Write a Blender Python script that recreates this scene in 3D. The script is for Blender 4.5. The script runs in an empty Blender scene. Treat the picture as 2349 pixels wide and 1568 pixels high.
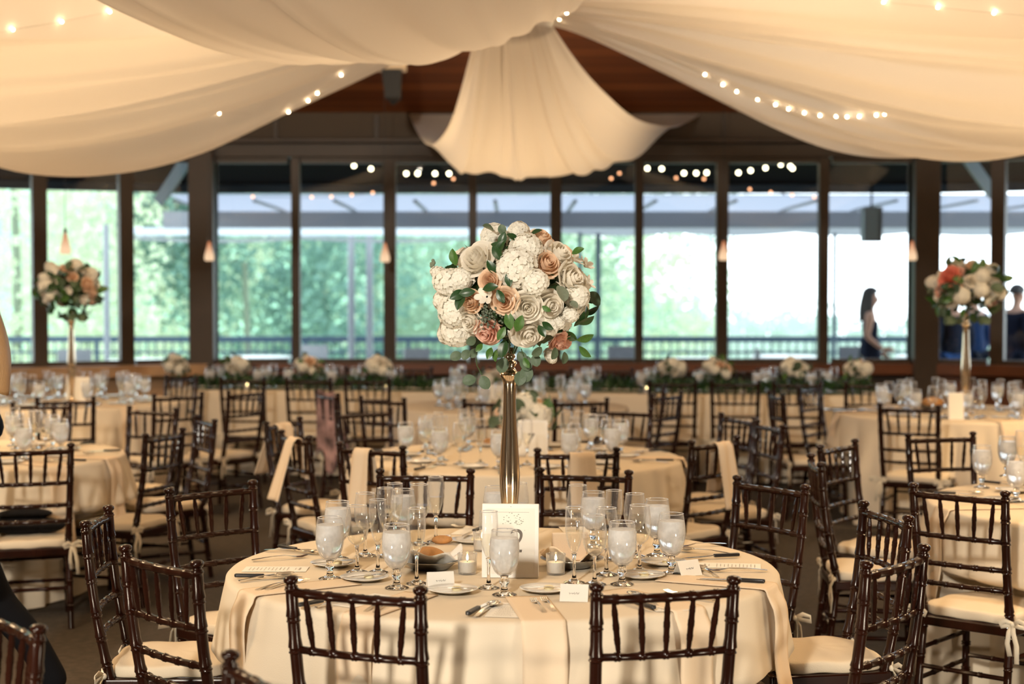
import bpy, math, random
from mathutils import Vector, Matrix, Quaternion
from mathutils.bvhtree import BVHTree

# ------------------------------------------------------------------ camera
SC = bpy.context.scene
COL = SC.collection
FPX, PW, PH = 3752.0, 2349.0, 1568.0
CAM_Z, HORIZON = 1.69, 660.0
PITCH = math.atan((PH/2-HORIZON)/FPX)
CP, SP = math.cos(PITCH), math.sin(PITCH)

cam_data = bpy.data.cameras.new('camera')
cam = bpy.data.objects.new('camera', cam_data)
COL.objects.link(cam)
cam.location = (0, 0, CAM_Z)
cam.rotation_euler = (math.pi/2-PITCH, 0, 0)
cam_data.sensor_width = 36.0
cam_data.lens = FPX/PW*36.0
cam_data.clip_end = 400
cam_data.dof.use_dof = True
cam_data.dof.focus_distance = 5.3
cam_data.dof.aperture_fstop = 2.4
SC.camera = cam

# ------------------------------------------------------------------ world, lights, exposure
SC.view_settings.view_transform = 'Standard'
SC.view_settings.look = 'None'
SC.view_settings.gamma = 1.0
SC.view_settings.use_curve_mapping = False
SC.view_settings.exposure = 0.34
SC.cycles.use_denoising = True
SC.cycles.max_bounces = 9
SC.cycles.diffuse_bounces = 4
SC.cycles.glossy_bounces = 4
SC.cycles.transmission_bounces = 8
SC.cycles.transparent_max_bounces = 40
SC.cycles.caustics_reflective = False
SC.cycles.caustics_refractive = False
SC.cycles.sample_clamp_indirect = 6.0

world = bpy.data.worlds.new('world')
SC.world = world
world.use_nodes = True
wn = world.node_tree
wn.nodes.clear()
w_out = wn.nodes.new('ShaderNodeOutputWorld')
w_bg = wn.nodes.new('ShaderNodeBackground')
w_tc = wn.nodes.new('ShaderNodeTexCoord')
w_sep = wn.nodes.new('ShaderNodeSeparateXYZ')
w_ramp = wn.nodes.new('ShaderNodeValToRGB')
w_ramp.color_ramp.elements[0].position = 0.0
w_ramp.color_ramp.elements[0].color = (0.88, 0.96, 1.0, 1)
w_ramp.color_ramp.elements[1].position = 0.6
w_ramp.color_ramp.elements[1].color = (0.74, 0.88, 1.0, 1)
wn.links.new(w_tc.outputs['Generated'], w_sep.inputs[0])
wn.links.new(w_sep.outputs['Z'], w_ramp.inputs[0])
wn.links.new(w_ramp.outputs[0], w_bg.inputs['Color'])
wn.links.new(w_bg.outputs[0], w_out.inputs[0])
w_bg.inputs['Strength'].default_value = 3.9


def area_light(name, loc, target, size, energy, color, size_y=None):
    d = bpy.data.lights.new(name, 'AREA')
    d.energy = energy
    d.color = color
    d.shape = 'RECTANGLE' if size_y else 'SQUARE'
    d.size = size
    d.spread = math.radians(150)
    if size_y:
        d.size_y = size_y
    o = bpy.data.objects.new(name, d)
    COL.objects.link(o)
    o.location = loc
    o.rotation_euler = (Vector(target)-Vector(loc)).to_track_quat('-Z', 'Y').to_euler()
    return o


WARM = (1.0, 0.70, 0.39)
# unseen lights above the fabric, added table and drape fills, lamp behind camera
area_light('unseen_overhead_light', (-2.4, 10.2, 5.9), (-1.8, 9.6, 0), 2.0, 108, WARM)
area_light('unseen_overhead_light', (2.4, 10.2, 5.9), (1.8, 9.6, 0), 2.0, 108, WARM)
area_light('unseen_overhead_light', (-5.0, 8.6, 5.2), (-4.5, 9.5, 0), 2.0, 80, WARM)
area_light('unseen_overhead_light', (5.0, 8.6, 5.2), (4.5, 9.5, 0), 2.0, 80, WARM)
area_light('unseen_overhead_light', (0.0, 14.7, 4.25), (0, 13.8, 2.0), 1.2, 32, WARM)  # added above the fabric to brighten the central drape
area_light('table_fill_light', (-3.0, 5.6, 2.95), (-3.0, 5.6, 0), .9, 58, WARM)  # no fixture hangs here; added to brighten the tables
area_light('table_fill_light', (3.0, 5.6, 2.95), (3.0, 5.6, 0), .9, 58, WARM)
area_light('table_fill_light', (-4.6, 10.4, 2.7), (-4.6, 10.4, 0), .9, 85, WARM)
area_light('table_fill_light', (4.8, 10.0, 2.7), (4.8, 10.0, 0), .9, 85, WARM)
area_light('bounce_fill_light', (-2.5, 2.0, .08), (-1.6, 5.5, 3.6), .6, 62, (1.0, 0.86, 0.66))  # added near the floor, lights the drapes like a bounced flash
area_light('bounce_fill_light', (2.5, 2.0, .08), (1.6, 5.5, 3.6), .6, 62, (1.0, 0.86, 0.66))
area_light('rear_lamp_light', (-2.3, -3.6, 4.75), (0.0, 5.4, 0.7), 0.46, 450, (1.0, 0.91, 0.77), 0.8)

# ------------------------------------------------------------------ helpers
R = random.Random(7)


def at(px, py, z):
    """Point of the room at height z that the photograph shows at pixel px, py."""
    x = (px-PW/2)/FPX
    y = -(py-PH/2)/FPX
    d = (x, CP+y*SP, -SP+y*CP)
    t = (z-CAM_Z)/d[2]
    return Vector((d[0]*t, d[1]*t, z))


def at_depth(px, py, depth):
    x = (px-PW/2)/FPX
    y = -(py-PH/2)/FPX
    d = (x, CP+y*SP, -SP+y*CP)
    t = depth/d[1]
    return Vector((d[0]*t, depth, CAM_Z+d[2]*t))


def V(*a):
    return Vector(a)


class MB:
    """Collects shapes into one mesh."""
    def __init__(self):
        self.v, self.f = [], []

    def add(self, verts, faces, M=None):
        n = len(self.v)
        for p in verts:
            p = Vector(p)
            self.v.append(M @ p if M else p)
        for f in faces:
            self.f.append(tuple(i+n for i in f))
        return self

    def box(self, c, s, M=None, rz=0.0):
        cx, cy, cz = c
        hx, hy, hz = s[0]/2, s[1]/2, s[2]/2
        vs = [(x, y, z) for z in (-hz, hz) for y in (-hy, hy) for x in (-hx, hx)]
        if rz:
            m = Matrix.Rotation(rz, 3, 'Z')
            vs = [m @ Vector(p) for p in vs]
        vs = [Vector(p)+Vector(c) for p in vs]
        fs = [(0, 2, 3, 1), (4, 5, 7, 6), (0, 1, 5, 4), (2, 6, 7, 3), (0, 4, 6, 2), (1, 3, 7, 5)]
        return self.add(vs, fs, M)

    def tube(self, pts, rad, seg=10, cap=True, M=None):
        pts = [Vector(p) for p in pts]
        n = len(pts)
        if not hasattr(rad, '__len__'):
            rad = [rad]*n
        vs, fs = [], []
        prev = None
        for i, p in enumerate(pts):
            t = (pts[min(i+1, n-1)]-pts[max(i-1, 0)])
            if t.length < 1e-9:
                t = Vector((0, 0, 1))
            t.normalize()
            if prev is None:
                ref = Vector((0, 0, 1)) if abs(t.z) < .9 else Vector((1, 0, 0))
                u = t.cross(ref).normalized()
            else:
                u = (prev-t*prev.dot(t)).normalized()
            prev = u
            w = t.cross(u)
            for k in range(seg):
                a = 2*math.pi*k/seg
                vs.append(p+(u*math.cos(a)+w*math.sin(a))*rad[i])
        for i in range(n-1):
            for k in range(seg):
                k2 = (k+1) % seg
                fs.append((i*seg+k, i*seg+k2, (i+1)*seg+k2, (i+1)*seg+k))
        if cap:
            fs.append(tuple(range(seg-1, -1, -1)))
            fs.append(tuple((n-1)*seg+k for k in range(seg)))
        return self.add(vs, fs, M)

    def lathe(self, prof, seg=20, M=None, cap0=False, cap1=False):
        vs, fs = [], []
        n = len(prof)
        for r, z in prof:
            for k in range(seg):
                a = 2*math.pi*k/seg
                vs.append((r*math.cos(a), r*math.sin(a), z))
        for i in range(n-1):
            for k in range(seg):
                k2 = (k+1) % seg
                fs.append((i*seg+k, i*seg+k2, (i+1)*seg+k2, (i+1)*seg+k))
        if cap0:
            fs.append(tuple(range(seg-1, -1, -1)))
        if cap1:
            fs.append(tuple((n-1)*seg+k for k in range(seg)))
        return self.add(vs, fs, M)

    def ball(self, c, r, seg=10, rings=7, M=None):
        if not hasattr(r, '__len__'):
            r = (r, r, r)
        vs, fs = [], []
        for i in range(rings+1):
            th = math.pi*i/rings
            for k in range(seg):
                a = 2*math.pi*k/seg
                vs.append((c[0]+r[0]*math.sin(th)*math.cos(a), c[1]+r[1]*math.sin(th)*math.sin(a), c[2]+r[2]*math.cos(th)))
        for i in range(rings):
            for k in range(seg):
                k2 = (k+1) % seg
                fs.append((i*seg+k, (i+1)*seg+k, (i+1)*seg+k2, i*seg+k2))
        return self.add(vs, fs, M)

    def grid(self, fn, nu, nv, M=None, close_u=False):
        vs = [fn(i/nu, j/nv) for j in range(nv+1) for i in range(nu+1)]
        fs = [(j*(nu+1)+i, j*(nu+1)+i+1, (j+1)*(nu+1)+i+1, (j+1)*(nu+1)+i) for j in range(nv) for i in range(nu)]
        return self.add(vs, fs, M)

    def mesh(self, name, mat, smooth=True):
        me = bpy.data.meshes.new(name)
        me.from_pydata([tuple(p) for p in self.v], [], self.f)
        me.validate()
        me.update()
        if smooth:
            me.polygons.foreach_set('use_smooth', [True]*len(me.polygons))
        if mat:
            me.materials.append(mat)
        return me

    def build(self, name, mat, parent=None, smooth=True, solid=0.0, bevel=0.0, subsurf=0, angle=40):
        me = self.mesh(name, mat, smooth)
        o = bpy.data.objects.new(name, me)
        COL.objects.link(o)
        if parent:
            o.parent = parent
        if subsurf:
            m = o.modifiers.new('subdivision', 'SUBSURF')
            m.levels = m.render_levels = subsurf
        if solid:
            m = o.modifiers.new('thickness', 'SOLIDIFY')
            m.thickness = solid
            m.offset = 0
        if bevel:
            m = o.modifiers.new('bevel', 'BEVEL')
            m.width = bevel
            m.segments = 2
            m.limit_method = 'ANGLE'
        if smooth and angle < 180 and not subsurf:
            try:
                me.set_sharp_from_angle(angle=math.radians(angle))
            except Exception:
                pass
        return o


def empty(name, loc=(0, 0, 0), rz=0.0):
    o = bpy.data.objects.new(name, None)
    COL.objects.link(o)
    o.empty_display_size = .1
    o.location = loc
    o.rotation_euler = (0, 0, rz)
    return o


def tag(o, label, cat, group=None, kind=None):
    o['label'] = label
    o['category'] = cat
    if group:
        o['group'] = group
    if kind:
        o['kind'] = kind
    return o


def thing(name, label, cat, loc=(0, 0, 0), rz=0.0, group=None):
    return tag(empty(name, loc, rz), label, cat, group)


def struct(o, label=None):
    o['kind'] = 'structure'
    if label:
        o['label'] = label
    return o


CHILD = {}


def kids(o):
    return CHILD.get(o.name) or [c for c in COL.objects if c.parent == o]


def copy_tree(src, tree, loc, rz, label, group=None, rot=None):
    """A copy of a thing with copies of its parts; tree is [(part, [sub-parts])]."""
    r = src.copy()
    COL.objects.link(r)
    r.location = loc
    r.rotation_euler = rot if rot else (0, 0, rz)
    r['label'] = label
    if group:
        r['group'] = group
    elif 'group' in r:
        del r['group']
    for part, subs in tree:
        p = part.copy()
        COL.objects.link(p)
        p.parent = r
        for s in subs:
            q = s.copy()
            COL.objects.link(q)
            q.parent = p
    return r


def tree_of(src):
    objs = list(COL.objects)
    return [(c, [g for g in objs if g.parent == c]) for c in objs if c.parent == src]


class Proto:
    """First placing moves the source itself, later ones copy it."""
    def __init__(self, src):
        self.src, self.tree, self.used = src, tree_of(src), False

    def put(self, loc, rz, label, group=None, rot=None):
        if not self.used:
            self.used = True
            o = self.src
            o.location = loc
            o.rotation_euler = rot if rot else (0, 0, rz)
            o['label'] = label
            if group:
                o['group'] = group
            return o
        return copy_tree(self.src, self.tree, loc, rz, label, group, rot)


# ------------------------------------------------------------------ materials
def new_mat(name):
    m = bpy.data.materials.new(name)
    m.use_nodes = True
    return m, m.node_tree.nodes, m.node_tree.links


def P(name, col, rough=.5, metal=0.0, var=0.0, scale=8.0, bump=0.0, bscale=60.0, coat=0.0, spec=.5, emit=None, es=0.0, stretch=None, sheen=0.0, trans=0.0, sss=0.0):
    m, n, l = new_mat(name)
    b = n['Principled BSDF']
    b.inputs['Base Color'].default_value = (*col, 1)
    b.inputs['Roughness'].default_value = rough
    b.inputs['Metallic'].default_value = metal
    b.inputs['Specular IOR Level'].default_value = spec
    b.inputs['Coat Weight'].default_value = coat
    b.inputs['Coat Roughness'].default_value = .12
    b.inputs['Sheen Weight'].default_value = sheen
    if trans:
        b.inputs['Transmission Weight'].default_value = trans
    if emit:
        b.inputs['Emission Color'].default_value = (*emit, 1)
        b.inputs['Emission Strength'].default_value = es
    if var or bump:
        tc = n.new('ShaderNodeTexCoord')
        mp = n.new('ShaderNodeMapping')
        l.new(tc.outputs['Object'], mp.inputs[0])
        if stretch:
            mp.inputs['Scale'].default_value = stretch
    if var:
        nz = n.new('ShaderNodeTexNoise')
        nz.inputs['Scale'].default_value = scale
        nz.inputs['Detail'].default_value = 4
        rp = n.new('ShaderNodeValToRGB')
        rp.color_ramp.elements[0].color = (*[c*(1-var) for c in col], 1)
        rp.color_ramp.elements[1].color = (*[min(1, c*(1+var)) for c in col], 1)
        rp.color_ramp.elements[0].position = .3
        rp.color_ramp.elements[1].position = .7
        l.new(mp.outputs[0], nz.inputs['Vector'])
        l.new(nz.outputs['Fac'], rp.inputs[0])
        l.new(rp.outputs[0], b.inputs['Base Color'])
    if bump:
        nb = n.new('ShaderNodeTexNoise')
        nb.inputs['Scale'].default_value = bscale
        nb.inputs['Detail'].default_value = 3
        bp = n.new('ShaderNodeBump')
        bp.inputs['Strength'].default_value = bump
        bp.inputs['Distance'].default_value = .01
        l.new(mp.outputs[0], nb.inputs['Vector'])
        l.new(nb.outputs['Fac'], bp.inputs['Height'])
        l.new(bp.outputs[0], b.inputs['Normal'])
    return m


def fabric(name, col, transl=.3, bump=.1, bscale=400, tcol=None):
    """Woven cloth: diffuse with some light passing through."""
    m, n, l = new_mat(name)
    n.remove(n['Principled BSDF'])
    out = n['Material Output']
    d = n.new('ShaderNodeBsdfDiffuse')
    t = n.new('ShaderNodeBsdfTranslucent')
    x = n.new('ShaderNodeMixShader')
    d.inputs[0].default_value = (*col, 1)
    t.inputs[0].default_value = (*(tcol or col), 1)
    x.inputs[0].default_value = transl
    l.new(d.outputs[0], x.inputs[1])
    l.new(t.outputs[0], x.inputs[2])
    l.new(x.outputs[0], out.inputs[0])
    if bump:
        tc = n.new('ShaderNodeTexCoord')
        nb = n.new('ShaderNodeTexNoise')
        nb.inputs['Scale'].default_value = bscale
        bp = n.new('ShaderNodeBump')
        bp.inputs['Strength'].default_value = bump
        bp.inputs['Distance'].default_value = .004
        l.new(tc.outputs['Object'], nb.inputs['Vector'])
        l.new(nb.outputs['Fac'], bp.inputs['Height'])
        l.new(bp.outputs[0], d.inputs['Normal'])
    return m


def thin_glass(name, tint=(1, 1, 1), blend=.25, lo=.04, hi=.9, rough=.0, milk=0.0, milk_col=(.9, .93, 1), edge=0.0):
    """Thin-walled glass: see-through face on, mirror-like at grazing angles; milk adds a frosted film, edge paints in edge brightness."""
    m, n, l = new_mat(name)
    n.remove(n['Principled BSDF'])
    out = n['Material Output']
    tr = n.new('ShaderNodeBsdfTransparent')
    tr.inputs[0].default_value = (*tint, 1)
    gl = n.new('ShaderNodeBsdfGlossy')
    gl.inputs['Roughness'].default_value = rough
    lw = n.new('ShaderNodeLayerWeight')
    lw.inputs['Blend'].default_value = blend
    mr = n.new('ShaderNodeMapRange')
    mr.inputs['To Min'].default_value = lo
    mr.inputs['To Max'].default_value = hi
    l.new(lw.outputs['Facing'], mr.inputs['Value'])
    x = n.new('ShaderNodeMixShader')
    l.new(mr.outputs[0], x.inputs[0])
    base = tr
    if milk:
        df = n.new('ShaderNodeBsdfDiffuse')
        df.inputs[0].default_value = (*milk_col, 1)
        ts = n.new('ShaderNodeBsdfTranslucent')
        ts.inputs[0].default_value = (*milk_col, 1)
        a = n.new('ShaderNodeMixShader')
        a.inputs[0].default_value = .6
        l.new(df.outputs[0], a.inputs[1])
        l.new(ts.outputs[0], a.inputs[2])
        nz = n.new('ShaderNodeTexNoise')
        nz.inputs['Scale'].default_value = 45
        tc = n.new('ShaderNodeTexCoord')
        l.new(tc.outputs['Object'], nz.inputs['Vector'])
        m2 = n.new('ShaderNodeMapRange')
        m2.inputs['From Min'].default_value = .3
        m2.inputs['From Max'].default_value = .7
        m2.inputs['To Min'].default_value = milk*.92
        m2.inputs['To Max'].default_value = min(1, milk*1.08)
        l.new(nz.outputs['Fac'], m2.inputs['Value'])
        b = n.new('ShaderNodeMixShader')
        l.new(m2.outputs[0], b.inputs[0])
        l.new(tr.outputs[0], b.inputs[1])
        l.new(a.outputs[0], b.inputs[2])
        base = b
    l.new(base.outputs[0], x.inputs[1])
    l.new(gl.outputs[0], x.inputs[2])
    if edge:  # white scatter painted in for the bright glass edges
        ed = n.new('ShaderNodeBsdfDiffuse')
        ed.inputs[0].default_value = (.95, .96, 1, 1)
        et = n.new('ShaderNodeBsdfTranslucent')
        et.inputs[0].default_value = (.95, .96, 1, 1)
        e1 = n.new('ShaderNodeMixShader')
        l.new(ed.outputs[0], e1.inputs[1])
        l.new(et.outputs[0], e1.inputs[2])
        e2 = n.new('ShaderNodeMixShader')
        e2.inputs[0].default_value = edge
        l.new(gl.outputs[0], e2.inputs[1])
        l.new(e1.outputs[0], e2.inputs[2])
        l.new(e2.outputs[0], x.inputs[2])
    l.new(x.outputs[0], out.inputs[0])
    return m


def clear_solid(name, ior, rough, milk=0.0, z0=0, z1=0, milk_col=(1, 1, 1), tint=(1, 1, 1)):
    """Solid clear body that bends light, with an optional milky share."""
    m, n, l = new_mat(name)
    n.remove(n['Principled BSDF'])
    g = n.new('ShaderNodeBsdfGlass')
    g.inputs['IOR'].default_value = ior
    g.inputs['Roughness'].default_value = rough
    g.inputs['Color'].default_value = (*tint, 1)
    last = g
    if milk:
        df = n.new('ShaderNodeBsdfDiffuse')
        df.inputs[0].default_value = (*milk_col, 1)
        ts = n.new('ShaderNodeBsdfTranslucent')
        ts.inputs[0].default_value = (*milk_col, 1)
        a_ = n.new('ShaderNodeMixShader')
        a_.inputs[0].default_value = .35
        l.new(df.outputs[0], a_.inputs[1])
        l.new(ts.outputs[0], a_.inputs[2])
        b_ = n.new('ShaderNodeMixShader')
        b_.inputs[0].default_value = milk
        if z1:
            tc = n.new('ShaderNodeTexCoord')
            sx = n.new('ShaderNodeSeparateXYZ')
            nz = n.new('ShaderNodeTexNoise')
            nz.inputs['Scale'].default_value = 38
            mr = n.new('ShaderNodeMapRange')
            mr.inputs['From Min'].default_value = z0
            mr.inputs['From Max'].default_value = z1
            mr.inputs['To Min'].default_value = milk*.45
            mr.inputs['To Max'].default_value = milk
            ml = n.new('ShaderNodeMath')
            ml.operation = 'MULTIPLY_ADD'
            ml.inputs[1].default_value = .5
            ml.inputs[2].default_value = -.25
            ad = n.new('ShaderNodeMath')
            l.new(tc.outputs['Object'], sx.inputs[0])
            l.new(tc.outputs['Object'], nz.inputs['Vector'])
            l.new(sx.outputs['Z'], mr.inputs['Value'])
            l.new(nz.outputs['Fac'], ml.inputs[0])
            l.new(mr.outputs[0], ad.inputs[0])
            l.new(ml.outputs[0], ad.inputs[1])
            l.new(ad.outputs[0], b_.inputs[0])
        l.new(g.outputs[0], b_.inputs[1])
        l.new(a_.outputs[0], b_.inputs[2])
        last = b_
    l.new(last.outputs[0], n['Material Output'].inputs[0])
    return m


def planks(name, c1, c2, width=.14, axis='Y', rough=.55):
    m, n, l = new_mat(name)
    b = n['Principled BSDF']
    tc = n.new('ShaderNodeTexCoord')
    sp = n.new('ShaderNodeSeparateXYZ')
    l.new(tc.outputs['Object'], sp.inputs[0])
    dv = n.new('ShaderNodeMath')
    dv.operation = 'DIVIDE'
    dv.inputs[1].default_value = width
    l.new(sp.outputs[axis], dv.inputs[0])
    fl = n.new('ShaderNodeMath')
    fl.operation = 'FLOOR'
    l.new(dv.outputs[0], fl.inputs[0])
    wn_ = n.new('ShaderNodeTexWhiteNoise')
    wn_.noise_dimensions = '1D'
    l.new(fl.outputs[0], wn_.inputs['W'])
    rp = n.new('ShaderNodeValToRGB')
    rp.color_ramp.elements[0].color = (*c1, 1)
    rp.color_ramp.elements[1].color = (*c2, 1)
    l.new(wn_.outputs['Value'], rp.inputs[0])
    fr = n.new('ShaderNodeMath')
    fr.operation = 'FRACT'
    l.new(dv.outputs[0], fr.inputs[0])
    gt = n.new('ShaderNodeMath')
    gt.operation = 'GREATER_THAN'
    gt.inputs[1].default_value = .06
    l.new(fr.outputs[0], gt.inputs[0])
    mx = n.new('ShaderNodeMix')
    mx.data_type = 'RGBA'
    mx.inputs[6].default_value = (c1[0]*.2, c1[1]*.2, c1[2]*.2, 1)
    l.new(gt.outputs[0], mx.inputs[0])
    l.new(rp.outputs[0], mx.inputs[7])
    l.new(mx.outputs[2], b.inputs['Base Color'])
    b.inputs['Roughness'].default_value = rough
    return m


def emis(name, col, s):
    m, n, l = new_mat(name)
    n.remove(n['Principled BSDF'])
    e = n.new('ShaderNodeEmission')
    e.inputs[0].default_value = (*col, 1)
    e.inputs[1].default_value = s
    l.new(e.outputs[0], n['Material Output'].inputs[0])
    return m


M = {}
M['wood'] = P('mahogany', (.017, .0040, .0017), .22, coat=.10, spec=.30, var=.35, scale=14, stretch=(1, 1, .15))
M['cushion'] = fabric('cushion_cloth', (.74, .63, .48), .05, .25, 250)
M['ribbon'] = fabric('ribbon_cloth', (.80, .72, .58), .15, .1)
M['cloth'] = fabric('ivory_tablecloth', (.77, .665, .52), .08, .15, 300)
M['napkin'] = fabric('peach_napkin', (.84, .68, .50), .1, .2, 350)
M['white_napkin'] = fabric('white_napkin', (.82, .78, .72), .1, .2, 350)
M['drape'] = fabric('sheer_drape', (.86, .81, .745), .42, .05, 500)
M['carpet'] = P('carpet', (.050, .037, .025), .95, var=.35, scale=25, bump=.4, bscale=300)
M['ceiling'] = planks('cedar_planks', (.14, .040, .012), (.26, .085, .026), .16, 'Y')
M['frame'] = P('bronze_frame', (.062, .038, .021), .5, var=.15, scale=3)
M['fascia'] = P('fascia_paint', (.10, .070, .045), .7)
M['sill_wood'] = P('red_oak_sill', (.17, .055, .020), .4, var=.25, scale=6, stretch=(.2, 1, 1))
M['light_wood'] = P('light_oak', (.50, .30, .16), .45, var=.2, scale=6, stretch=(.2, 1, 1))
M['dado'] = P('dark_dado', (.055, .035, .025), .7)
M['wallpaint'] = P('warm_wall_paint', (.42, .32, .22), .8)
M['pane'] = thin_glass('window_glass', (.95, .99, 1.0), .15, .045, .6)
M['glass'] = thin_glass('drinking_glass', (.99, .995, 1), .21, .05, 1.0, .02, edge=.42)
M['rim'] = thin_glass('whitened_rim', (.99, .995, 1), .5, .75, .95, .05, edge=.6)  # white mixed in to paint the bright line of the rim
M['glass_foot'] = clear_solid('glass_stem', 1.45, .0)
M['cup'] = thin_glass('votive_glass', (.97, .98, 1), .3, .08, .95, .02, edge=.3)
M['ice'] = clear_solid('ice_water', 1.33, .08, .70, .065, .15, (1.0, 1.0, 1.0), (.98, .99, 1))
M['wine'] = thin_glass('pale_wine', (1, .985, .93), .12, .04, .4)
M['gold'] = P('gold_metal', (.80, .65, .47), .15, 1.0)
M['silver'] = P('silver_metal', (.80, .78, .74), .14, 1.0)
M['pewter'] = P('pewter_metal', (.42, .41, .39), .35, 1.0)
M['black'] = P('black_handle', (.012, .012, .014), .35)
M['china'] = P('white_china', (.86, .84, .80), .15, coat=.4)
M['paper'] = P('cream_paper', (.84, .80, .72), .8)
M['white'] = P('white_frame', (.86, .83, .78), .4)
M['ink'] = P('grey_ink', (.16, .14, .12), .8)
M['faint_ink'] = P('faint_ink', (.45, .41, .36), .8)
M['sage'] = P('sage_print', (.30, .33, .27), .8)
M['butter'] = P('butter', (.86, .76, .48), .45)
M['bread'] = P('bread_crust', (.50, .24, .08), .7, var=.3, scale=20, bump=.3, bscale=40)
M['wax'] = P('candle_wax', (.90, .84, .72), .5)
M['flame'] = emis('candle_flame', (1.0, .72, .32), 14)
M['bulb'] = emis('fairy_bulb', (1.0, .74, .45), 26)
M['bulb_mirrored'] = emis('reflection_bulb', (1.0, .86, .55), 9)
M['bulb_small'] = emis('reflection_bulb_amber', (1.0, .45, .22), 3)
M['shade'] = emis('pendant_glow', (1.0, .66, .42), .8)
_n, _l = M['shade'].node_tree.nodes, M['shade'].node_tree.links
_tc, _sx, _rp = _n.new('ShaderNodeTexCoord'), _n.new('ShaderNodeSeparateXYZ'), _n.new('ShaderNodeValToRGB')
_rp.color_ramp.elements[0].position = 0.02
_rp.color_ramp.elements[0].color = (1.0, .68, .42, 1)
_rp.color_ramp.elements[1].position = .15
_rp.color_ramp.elements[1].color = (.62, .22, .10, 1)
_l.new(_tc.outputs['Object'], _sx.inputs[0])
_l.new(_sx.outputs['Z'], _rp.inputs[0])
_l.new(_rp.outputs[0], _n['Emission'].inputs[0])
M['wire'] = P('dark_wire', (.02, .02, .02), .6)
M['clear_wire'] = P('pale_wire', (.7, .65, .55), .5)
M['rose_white'] = fabric('white_petal', (.89, .84, .74), .22, 0)
M['rose_peach'] = fabric('peach_petal', (.86, .64, .46), .22, 0)
M['rose_pink'] = fabric('blush_petal', (.88, .58, .47), .22, 0)
M['coral'] = fabric('coral_petal', (.85, .30, .22), .22, 0)
M['hydrangea'] = fabric('hydrangea_petal', (.89, .86, .77), .22, 0)
M['leaf_dark'] = P('dark_leaf', (.018, .055, .014), .35, var=.3, scale=20)
M['leaf_green'] = P('green_leaf', (.05, .13, .02), .4, var=.3, scale=20)
M['leaf_euc'] = P('eucalyptus_leaf', (.075, .115, .065), .55, var=.2, scale=20)
M['leaf_grey'] = P('dusty_leaf', (.17, .20, .14), .7, var=.2, scale=20)
M['seed'] = P('seeded_eucalyptus', (.10, .125, .085), .6)
M['stem'] = P('flower_stem', (.05, .09, .03), .6)
M['outside_metal'] = P('grey_painted_metal', (.25, .26, .275), .5)
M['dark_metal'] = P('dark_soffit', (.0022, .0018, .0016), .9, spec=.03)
M['blue_frame'] = P('blue_grey_frame', (.035, .065, .10), .5)
M['deck'] = P('patio_deck', (.35, .36, .36), .8, var=.2, scale=3)
M['canvas'] = fabric('awning_canvas', (.30, .30, .31), .35, 0)
M['poly'] = fabric('translucent_roofing', (.24, .245, .28), .75, 0)
M['strip'] = fabric('bright_canvas', (.42, .43, .44), .7, 0)
M['bark'] = P('bark', (.20, .23, .17), .9)
M['tree_a'] = fabric('foliage_yellow_green', (.62, .68, .50), .4, 0)  # foliage tones paled to put distance haze into the colour
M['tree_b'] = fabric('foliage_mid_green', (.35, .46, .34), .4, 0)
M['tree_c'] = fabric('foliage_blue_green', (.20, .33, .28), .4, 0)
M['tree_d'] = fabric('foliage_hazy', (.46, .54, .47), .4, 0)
M['ground'] = P('lawn', (.25, .36, .16), .9, var=.3, scale=.4)
M['skin'] = P('skin', (.62, .36, .25), .5, spec=.3)
M['hair_dark'] = P('dark_hair', (.02, .014, .010), .4, bump=.5, bscale=80, stretch=(6, 6, .5))
M['hair_blond'] = P('blond_hair', (.42, .24, .10), .4, bump=.5, bscale=80, stretch=(6, 6, .5))
M['navy'] = P('navy_cloth', (.010, .016, .035), .8, spec=.12)
M['blue_dress'] = P('blue_dress', (.02, .06, .18), .7, spec=.12)
M['blackcloth'] = P('black_cloth', (.008, .008, .010), .85, spec=.12)
M['blush_cloth'] = fabric('blush_cloth', (.72, .55, .45), .1, .1)
M['scarf'] = P('patterned_scarf', (.35, .22, .22), .85, var=.8, scale=9)
# ------------------------------------------------------------------ the hall
WY = 16.9                       # the window wall across the far end
SILL, HEAD = .92, 3.03


def wall_x(px, y=WY):
    return (px-PW/2)/FPX*y


XL, XR = wall_x(470), wall_x(2115)
LDIR = V(-.89, -.456, 0)        # the wings turn towards the camera
RDIR = V(.89, -.456, 0)
LEND = V(XL, WY, 0)+LDIR*6.6
REND = V(XR, WY, 0)+RDIR*6.0

fl = MB().box((0, 6.5, -.05), (22, 25, .1)).build('floor', M['carpet'], smooth=False)
struct(fl, 'brown grey carpet of the hall')


def seg_wall(mb, a, b, z0, z1, th, off=0.0):
    """A straight piece of wall between plan points a and b."""
    d = (b-a)
    L = d.length
    d.normalize()
    n = V(-d.y, d.x, 0)
    c = (a+b)/2+n*off
    rz = math.atan2(d.y, d.x)
    mb.box((c.x, c.y, (z0+z1)/2), (L, th, z1-z0), rz=rz)


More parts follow.
